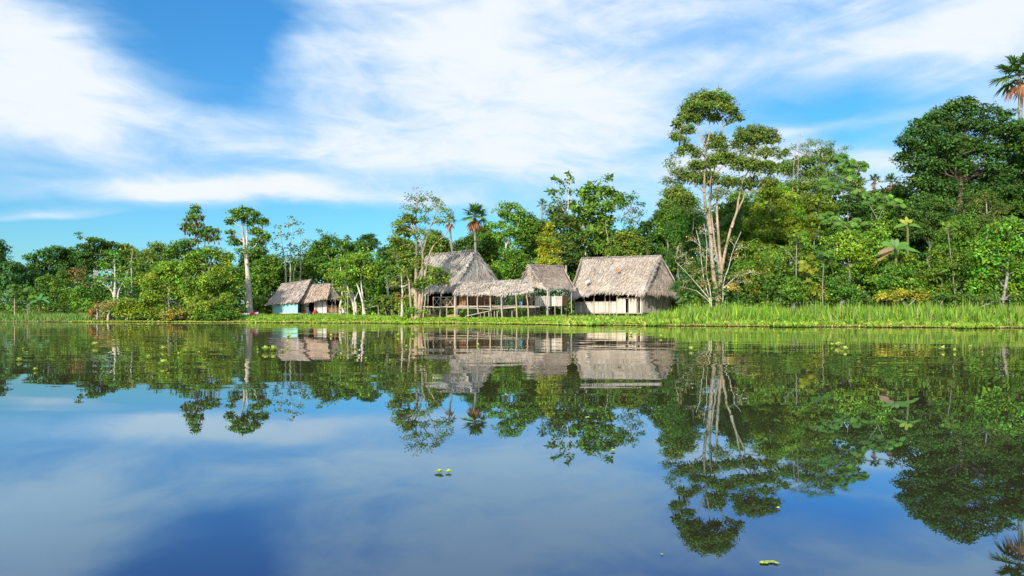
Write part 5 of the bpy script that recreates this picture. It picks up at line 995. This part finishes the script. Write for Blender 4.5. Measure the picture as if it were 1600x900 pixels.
for px in np.arange(-260, 1900, 11.0):        # undergrowth at the feet of the trees
    sh = float(shore(px))
    for k in range(3):
        if blocked(px): Y = rng.uniform(84, 92)
        else: Y = sh + rng.uniform(5.5 + 3 * k, 9 + 4.5 * k)
        h = rng.uniform(.5, 1.3) * (1 + .5 * k); X = P(px + rng.uniform(-6, 6), 0, Y)[0]; rx = rng.uniform(.6, 1.3) * (1 + .25 * k)
        g0 = float(gz(X, Y))
        if 370 < px < 404 and Y < 80: continue
        sp.append(([(np.array([X, Y, g0 + h * .45]), np.array([rx, rx, h * .6]))], [PAL['mid'], PAL['dark'], PAL['fresh'], PAL['olive'], PAL['mid']][rng.integers(5)]))
        if k == 2 or blocked(px): sp.append(([(np.array([X + .4, Y + .6, g0 + h * 1.3]), np.array([rx * 1.1, rx, h * .8]))], PAL['dark']))
stuff_leaves('undergrowth', sp, (.40, .22), .33, None, .5, 6, up=.4, spread=.6)

GHX = [-600, 0, 120, 170, 400, 520, 640, 830, 880, 1000, 1060, 1200, 1600, 2200]
GHY = [.9, .85, .75, .3, .5, .6, .32, .34, .46, .52, 1.35, 1.55, 1.65, 1.8]
def blades(name, n, px0, px1, d0, d1, hs, w_, cols, seed, bias=1.0, zmin=.0, lean=.25, dpow=1.0):
    rng = np.random.default_rng(seed); px = rng.uniform(px0, px1, n); d = d0 + (d1 - d0) * rng.random(n) ** dpow; Y = shore(px) + d; X = (px - 800) * Y / F; Z = gz(X, Y)
    cl = .5 + .5 * np.sin(X * 1.7 + np.sin(Y * 1.3) * 2) * np.sin(X * .37 + 2); h = np.interp(px, GHX, GHY) * hs * rng.uniform(.35, 1.15, n) ** .8 * (.62 + .55 * cl * (.6 + .4 * np.sin(X * 4.1 + Y))) * np.clip(.45 + d / 2.5, .35, 1)
    a = rng.uniform(0, 2 * np.pi, n); ln = np.abs(rng.normal(0, lean, n)); dr = norm(np.stack([np.cos(a) * ln, np.sin(a) * ln, np.ones(n)], 1))
    V, Fq, sg = strips(np.stack([X, Y, Z - .05], 1), dr, h * 1.1, w_ * rng.uniform(.7, 1.4, n), rng.uniform(.1, .6, n) * (ln * 1.6 + .15), 2, rng)
    # blades bend sideways as they droop
    pick = np.clip((rng.random(n) * .7 + cl * .3), 0, .999); C = np.array(cols)[(pick * len(cols)).astype(int)] * np.exp(rng.normal(0, .2, n))[:, None]
    yel = (rng.random(n) < .06 + .10 * (np.sin(X * .9) > .6)); C[yel] = np.array((.36, .34, .12)) * rng.uniform(.7, 1.1, (yel.sum(), 1))
    return tag(mesh_np(name, V, Fq, LEAF, None, np.repeat(C, sg, 0)), kind='stuff')
GC = [(.07, .21, .025), (.11, .27, .03), (.20, .36, .03), (.27, .40, .03), (.17, .31, .035), (.06, .15, .025)]
blades('reeds', 52000, 815, 2300, .0, 9.5, 1.04, .048, GC, 21, dpow=.8, lean=.6)
blades('arching_reeds', 9000, 860, 2300, .2, 8, 1.0, .09, GC, 29, lean=.9)
blades('bank_grass', 13000, 360, 655, .0, 9, 1.0, .04, [(.17, .34, .03), (.24, .38, .03), (.12, .28, .03)], 27)
blades('bank_grass', 7000, 640, 880, .0, 3.4, 1.0, .04, [(.17, .34, .03), (.24, .38, .03), (.12, .28, .03)], 22)
blades('bank_grass', 17000, -700, 190, .0, 6, 1.0, .04, [(.09, .25, .04), (.12, .29, .045), (.18, .30, .05), (.26, .29, .09)], 23)
blades('bank_grass', 6000, 360, 655, 7, 24, .8, .04, [(.12, .26, .03), (.17, .30, .03)], 24)
def mat_weed(name, n, px0, px1, d0, d1, seed, size=.12, cols=((.42, .50, .06), (.50, .54, .12), (.30, .44, .04), (.58, .58, .22)), up=.5):
    rng = np.random.default_rng(seed); px = rng.uniform(px0, px1, n); wob = .45 * np.sin(px * .051) + .3 * np.sin(px * .13 + 1) + .2 * np.sin(px * .37)
    dd = rng.random(n) ** 1.3; wob = wob + 1.1 * np.maximum(0, np.sin(px * .021 + 1) + .5 * np.sin(px * .063)); d = d1 - (d1 - d0 + wob * (d1 - d0) * .5) * dd; Y = shore(px) + d; X = (px - 800) * Y / F
    m = 5; idx = np.repeat(np.arange(n), m); a = rng.uniform(0, 2 * np.pi, n * m); e = rng.uniform(.15, up + .5, n * m); s = size * rng.uniform(.6, 1.3, n * m)
    dr = np.stack([np.cos(a) * np.cos(e), np.sin(a) * np.cos(e), np.sin(e)], 1); pos = np.stack([X, Y, np.maximum(gz(X, Y), 0) + .012], 1)[idx]
    nr = norm(np.stack([-np.cos(a) * np.sin(e), -np.sin(a) * np.sin(e), np.cos(e)], 1)); V, Fq = rhombs(pos, dr, nr, s, s * .85)
    C = np.array(cols)[rng.integers(len(cols), size=n)][idx] * np.exp(rng.normal(0, .15, n * m))[:, None]
    return tag(mesh_np(name, V, Fq, LEAF, None, np.clip(C, 0, .8)), kind='stuff')
mat_weed('floating_weed', 5500, 385, 900, -1.6, .9, 31, .15)
mat_weed('floating_weed', 6000, 830, 1750, -.75, .5, 32, .14, ((.36, .44, .07), (.5, .48, .16), (.26, .38, .05), (.52, .42, .2)))
mat_weed('floating_weed', 2200, 110, 400, -.9, .4, 33, .13)
mat_weed('floating_weed', 1600, -500, 130, -.35, .3, 34, .13, ((.30, .40, .12), (.42, .46, .2)))
mat_weed('creeping_plants', 7000, 870, 1800, -.1, 3.2, 36, .30, ((.20, .38, .04), (.30, .44, .05), (.14, .30, .035), (.42, .44, .08)), 1.3)
mat_weed('creeping_plants', 2500, 640, 870, .3, 2.6, 38, .22, ((.26, .42, .04), (.34, .46, .05), (.2, .38, .04)), .9)
mat_weed('creeping_plants', 4000, 385, 650, .3, 5, 35, .22, ((.26, .42, .04), (.34, .46, .05), (.2, .38, .04)), .9)

# ------------------------------------------------------------------ separate floating plants on the river
PLN = 0
def lettuce(px, py, wpx, label, kind='rosette', n=None, rise=1.0, group='pale green floating water plants', rmax=9):
    global PLN; PLN += 1
    rng = np.random.default_rng(500 + PLN); Y = F * CH / (py - HZ); sc = Y / F; W = wpx * sc; X = (px - 800) * sc; r = min(W * .5, max(.06, W * .3) if W > .5 else W * .5); r = min(W * .5, .13, rmax)
    k = n or max(1, int(round(W / (r * 2.1)))); Vs, Ts = [], []
    for i in range(k):
        cx = X + (0 if k == 1 else (i + .5) / k * W - W / 2); cy = Y + rng.uniform(-.5, .5) * r * 2 * (k > 1)
        for ring, (m, e0, l0) in enumerate(((7, .3, 1.0), (5, .8, .75), (3, 1.2, .5))):
            a = np.linspace(0, 2 * np.pi, m, endpoint=False) + rng.uniform(0, 6); e = e0 + rng.uniform(-.12, .15, m); L = r * l0 * rng.uniform(.85, 1.15, m)
            d = np.stack([np.cos(a) * np.cos(e), np.sin(a) * np.cos(e), np.sin(e) * rise], 1); nr = norm(np.stack([-np.cos(a) * np.sin(e), -np.sin(a) * np.sin(e), np.cos(e)], 1)); sd = norm(np.cross(nr, d)); p0 = np.array([cx, cy, .004])
            # broad spoon shaped leaf: 6-gon fan as 2 quads
            c0 = np.repeat(p0[None], m, 0); w_ = L[:, None] * .42; L_ = L[:, None]
            q = np.stack([c0 + sd * w_ * .2, c0 + d * L_ * .65 + sd * w_ + nr * w_ * .25, c0 + d * L_ + sd * w_ * .6 + nr * w_ * .1, c0 + d * L_ * 1.02, c0 + d * L_ + -sd * w_ * .6 + nr * w_ * .1, c0 + d * L_ * .65 - sd * w_ + nr * w_ * .25, c0 - sd * w_ * .2, c0 + d * L_ * .6], 1)
            Vs.append(q.reshape(-1, 3)); Ts.append(np.repeat((np.array((.40, .50, .08)) * np.exp(rng.normal(0, .12, (m, 1))) * (1 + .25 * ring)), 4, 0))
    V = np.concatenate(Vs); nn = len(V) // 8; b = np.arange(nn)[:, None, None] * 8; Fq = (b + np.array([[0, 1, 7, 6], [1, 2, 3, 7], [7, 3, 4, 5], [7, 5, 6, 6]])[None])
    Fq4 = Fq[:, :3].reshape(-1, 4); F3 = (Fq[:, 3, :3]).reshape(-1, 3)
    T = np.concatenate(Ts).reshape(-1, 4, 3); tint = np.concatenate([T[:, :3].reshape(-1, 3), T[:, 3]])
    # split faces by size
    o = mesh_np('water_plant', V, [Fq4, F3], LEAF, None, np.clip(tint, 0, .8), origin=(X, Y, 0)); tag(o, label, 'water plant', group)
LT = [(686.5, 739, 16, 'yellow green floating rosette in the open water, left of the nearest pair'), (701, 739, 13, 'single yellow green floating leaf cluster, right of the nearest pair'),
      (148, 541.5, 12, 'floating plant in the dark left reflection below the forked white trunk'), (255, 547.5, 11, 'upper floating plant of the three left of the pale trunk reflection'), (232, 561.5, 10, 'left lower floating plant of the three left of the pale trunk reflection'), (255, 571, 17, 'widest lowest floating clump of the three left of the pale trunk reflection'),
      (311, 552.5, 6, 'small floating plant between the three left ones and the pale trunk reflection'), (30, 565, 10, 'floating plant nearest the left edge of the photo, beside a sky gap'), (55, 579, 8, 'brownish floating plant at the edge of the sky reflection, far left'), (36, 546, 4, 'tiny floating plant in the far left reflection, upper of two'), (42.5, 551, 3.5, 'tiny floating plant in the far left reflection, lower of two'),
      (226, 508.5, 22, 'long thin floating raft just off the overhanging thicket'), (279, 555, 7, 'faint floating leaves right of the three left ones'),
      (451, 527.5, 10, 'floating plant in the turquoise wall reflection'), (420, 549, 24, 'largest floating raft, at the left edge of the turquoise house reflection'), (441, 549.5, 7, 'floating plant touching the turquoise house reflection, right of the largest raft'), (449, 545, 6, 'pale floating plant inside the turquoise house reflection'), (403, 547.5, 4, 'tiny floating plant left of the largest raft'),
      (517, 525.5, 6, 'floating plant at the right edge of the brown house reflection'), (547, 526, 4, 'tiny floating plant below the tall thin pole'), (555, 545, 5, 'small floating plant in the leaning trunks reflection'), (538, 551.5, 3.5, 'tiny lime floating plant left of the leaning trunks reflection'),
      (622.5, 525.5, 11, 'row of three small floating plants left of the tan trunks reflection'), (645, 525.5, 9, 'bright floating plant in front of the tan trunks reflection'), (635, 543, 7, 'floating plant, lower left of the tan trunks reflection'), (650.5, 542, 6, 'taller floating plant in the middle of the tan trunks reflection'), (662, 545, 5, 'small floating plant right of the tan trunks reflection'), (747, 540.5, 7, 'floating plant below the walkway posts reflection'), (572, 561, 5, 'small lime floating plant left of the white dead trunk reflection'), (609, 564.5, 4, 'tiny floating plant beneath the white dead trunk reflection'), (651, 510, 4, 'tiny floating plant just off the weed edge near the tan trunks'),
      (986, 524, 13, 'floating plant in front of the largest low house, left one'), (1033, 528, 8, 'floating plant in front of the largest low house, right one'), (1080, 547.5, 11, 'flat floating plant right of the largest house roof reflection'), (1136, 537.5, 4, 'tiny floating plant in the tallest tree trunk reflection'), (1150, 514, 4, 'tiny floating plant close to the reeds, right of the tallest tree'), (918, 654, 9, 'whitish floating fleck in the wood reflection below the largest low house'),
      (1300, 540.5, 8, 'floating plant at the left end of the right hand raft'), (1310, 541.5, 14, 'bright yellow green clump in the middle of the right hand raft'), (1320, 547.5, 11, 'floating clump at the lower right of the right hand raft'), (1414, 543.5, 6, 'small floating plant between the two right hand groups'), (1400, 542.5, 3.5, 'tiny floating plant left of the small one between the right groups'),
      (1473, 547.5, 12, 'tall spiky floating plant, left one of the far right pair'), (1491.5, 549.5, 8, 'tall spiky floating plant, right one of the far right pair'), (1516, 542.5, 5, 'small floating plant upper right of the far right pair'), (1535, 551.5, 3.5, 'tiny floating plant nearest the right edge of the photo'),
      (1216, 795.5, 8, 'small floating leaf in the sky reflection, right of the tallest tree crown reflection'), (958, 706, 10, 'floating leaf cluster at the lower edge of the wood reflection, centre'), (1036, 560, 4, 'tiny floating plant right of the largest house reflection')]
for px, py, wp, lb in LT: lettuce(px, py, wp, lb, rise=2.0 if py < 580 else 1.0)
lettuce(1201, 880, 26, 'flat trailing green floating weed near the bottom right corner', n=8, rise=.25, rmax=.013)
lettuce(1034, 867, 5, 'tiny dark floating speck near the bottom, left of the trailing weed', rise=.2, group=None)

FW = 'trees filling the wood of the right bank'
for px, Y, tp, hw, bt, pal, lb in ((1060, 84, 290, 30, 400, 'mid', 'leafy tree behind the left edge of the tallest tree, over the house roof end'), (1150, 78, 300, 34, 420, 'mid', 'green tree seen between the bare tan trunks of the tallest tree'), (1215, 79, 285, 34, 400, 'fresh', 'green tree between the tallest tree and the lacy bamboo top'),
        (1170, 70, 400, 34, 478, 'mid', 'bushy green tree low behind the silvery branches, right of the tan trunks'), (1090, 70, 400, 28, 480, 'dark', 'shaded bushy tree just right of the largest low house roof'), (1400, 79, 290, 34, 400, 'mid', 'dense green tree at the foot of the skyline palms'),
        (1440, 78, 300, 40, 420, 'dark', 'dense shaded tree under the left half of the huge dark tree'), (1560, 76, 260, 50, 400, 'dark', 'dense shaded tree under the right half of the huge dark tree'), (1500, 62, 340, 34, 440, 'mid', 'mid green tree between the shaded broad tree and the yellow flowered bush'),
        (1370, 64, 350, 28, 440, 'fresh', 'fresh green tree right of the sunlit shrub tree, left of the banana plant'), (1290, 66, 390, 30, 470, 'mid', 'mid green bushy tree behind the slim saplings'), (1215, 62, 400, 26, 476, 'olive', 'olive bushy tree left of the slim saplings, behind the reeds'), (1630, 60, 330, 40, 470, 'mid', 'green tree beyond the yellow flowered bush at the photo edge')):
    tree('bank_tree', lb, 'tree', px, Y, auto(px, tp, hw, bt, 10), pal, group=FW, leaf=(.26, .15), ls=1.15)

tree('bank_shrub', 'leafy green shrub hiding the stem of the banana plant above the reeds', 'bush', 1402, 56.3, [(1398, 420, 16, 9), (1412, 428, 16, 10), (1390, 436, 18, 10), (1408, 446, 22, 10), (1385, 456, 20, 8), (1425, 452, 18, 9)], 'mid', leaf=(.24, .13))
tree('bank_shrub', 'fresh green shrub around the foot of the slim leafy sapling', 'bush', 1240, 56, [(1236, 440, 12, 8), (1250, 452, 14, 9), (1228, 458, 16, 9), (1244, 466, 18, 7)], 'mid', leaf=(.24, .13))
tree('bank_shrub', 'dark green shrub right of the round headed white stemmed sapling', 'bush', 1312, 56, [(1310, 440, 14, 9), (1326, 448, 14, 9), (1306, 456, 16, 9), (1330, 462, 16, 7)], (.05, .13, .02), leaf=(.24, .13))

tree('waterside_bush', 'dark green low bush touching the water at the right end of the overhanging thicket', 'bush', 345, 65.6, [(335, 492, 18, 7), (358, 491, 16, 7), (318, 492, 14, 6), (348, 484, 14, 7)], 'mid', group=BUSH, leaf=(.24, .13))
tree('house_tree', 'low green shrub right of the tall pale trunk, behind the pink cloth', 'bush', 402, 86, [(400, 440, 14, 9), (404, 455, 16, 10), (396, 468, 14, 9), (410, 478, 14, 8)], 'mid', group=HT)

for px, Y, tp, hw, bt, pal, lb in ((755, 91, 352, 30, 430, 'mid', 'green tree closing the skyline just right of the orange skirted fan palm'), (680, 91, 362, 26, 430, 'olive', 'olive green tree closing the skyline between the two palm trunks and the airy tree'), (500, 92, 380, 28, 440, 'mid', 'green tree low on the skyline above the brown thatched house'),
        (625, 90, 372, 26, 440, 'fresh', 'fresh green tree behind the left side of the airy riverside tree crown'), (395, 92, 392, 26, 460, 'mid', 'green tree behind the lower half of the tall pale trunk'), (1480, 78, 215, 46, 330, 'dark', 'dark tree closing the gaps inside the huge dark crown at upper right')):
    tree('rise_tree', lb, 'tree', px, Y, auto(px, tp, hw, bt, 9), pal, group='trees closing the skyline', leaf=(.26, .15), ls=1.1)
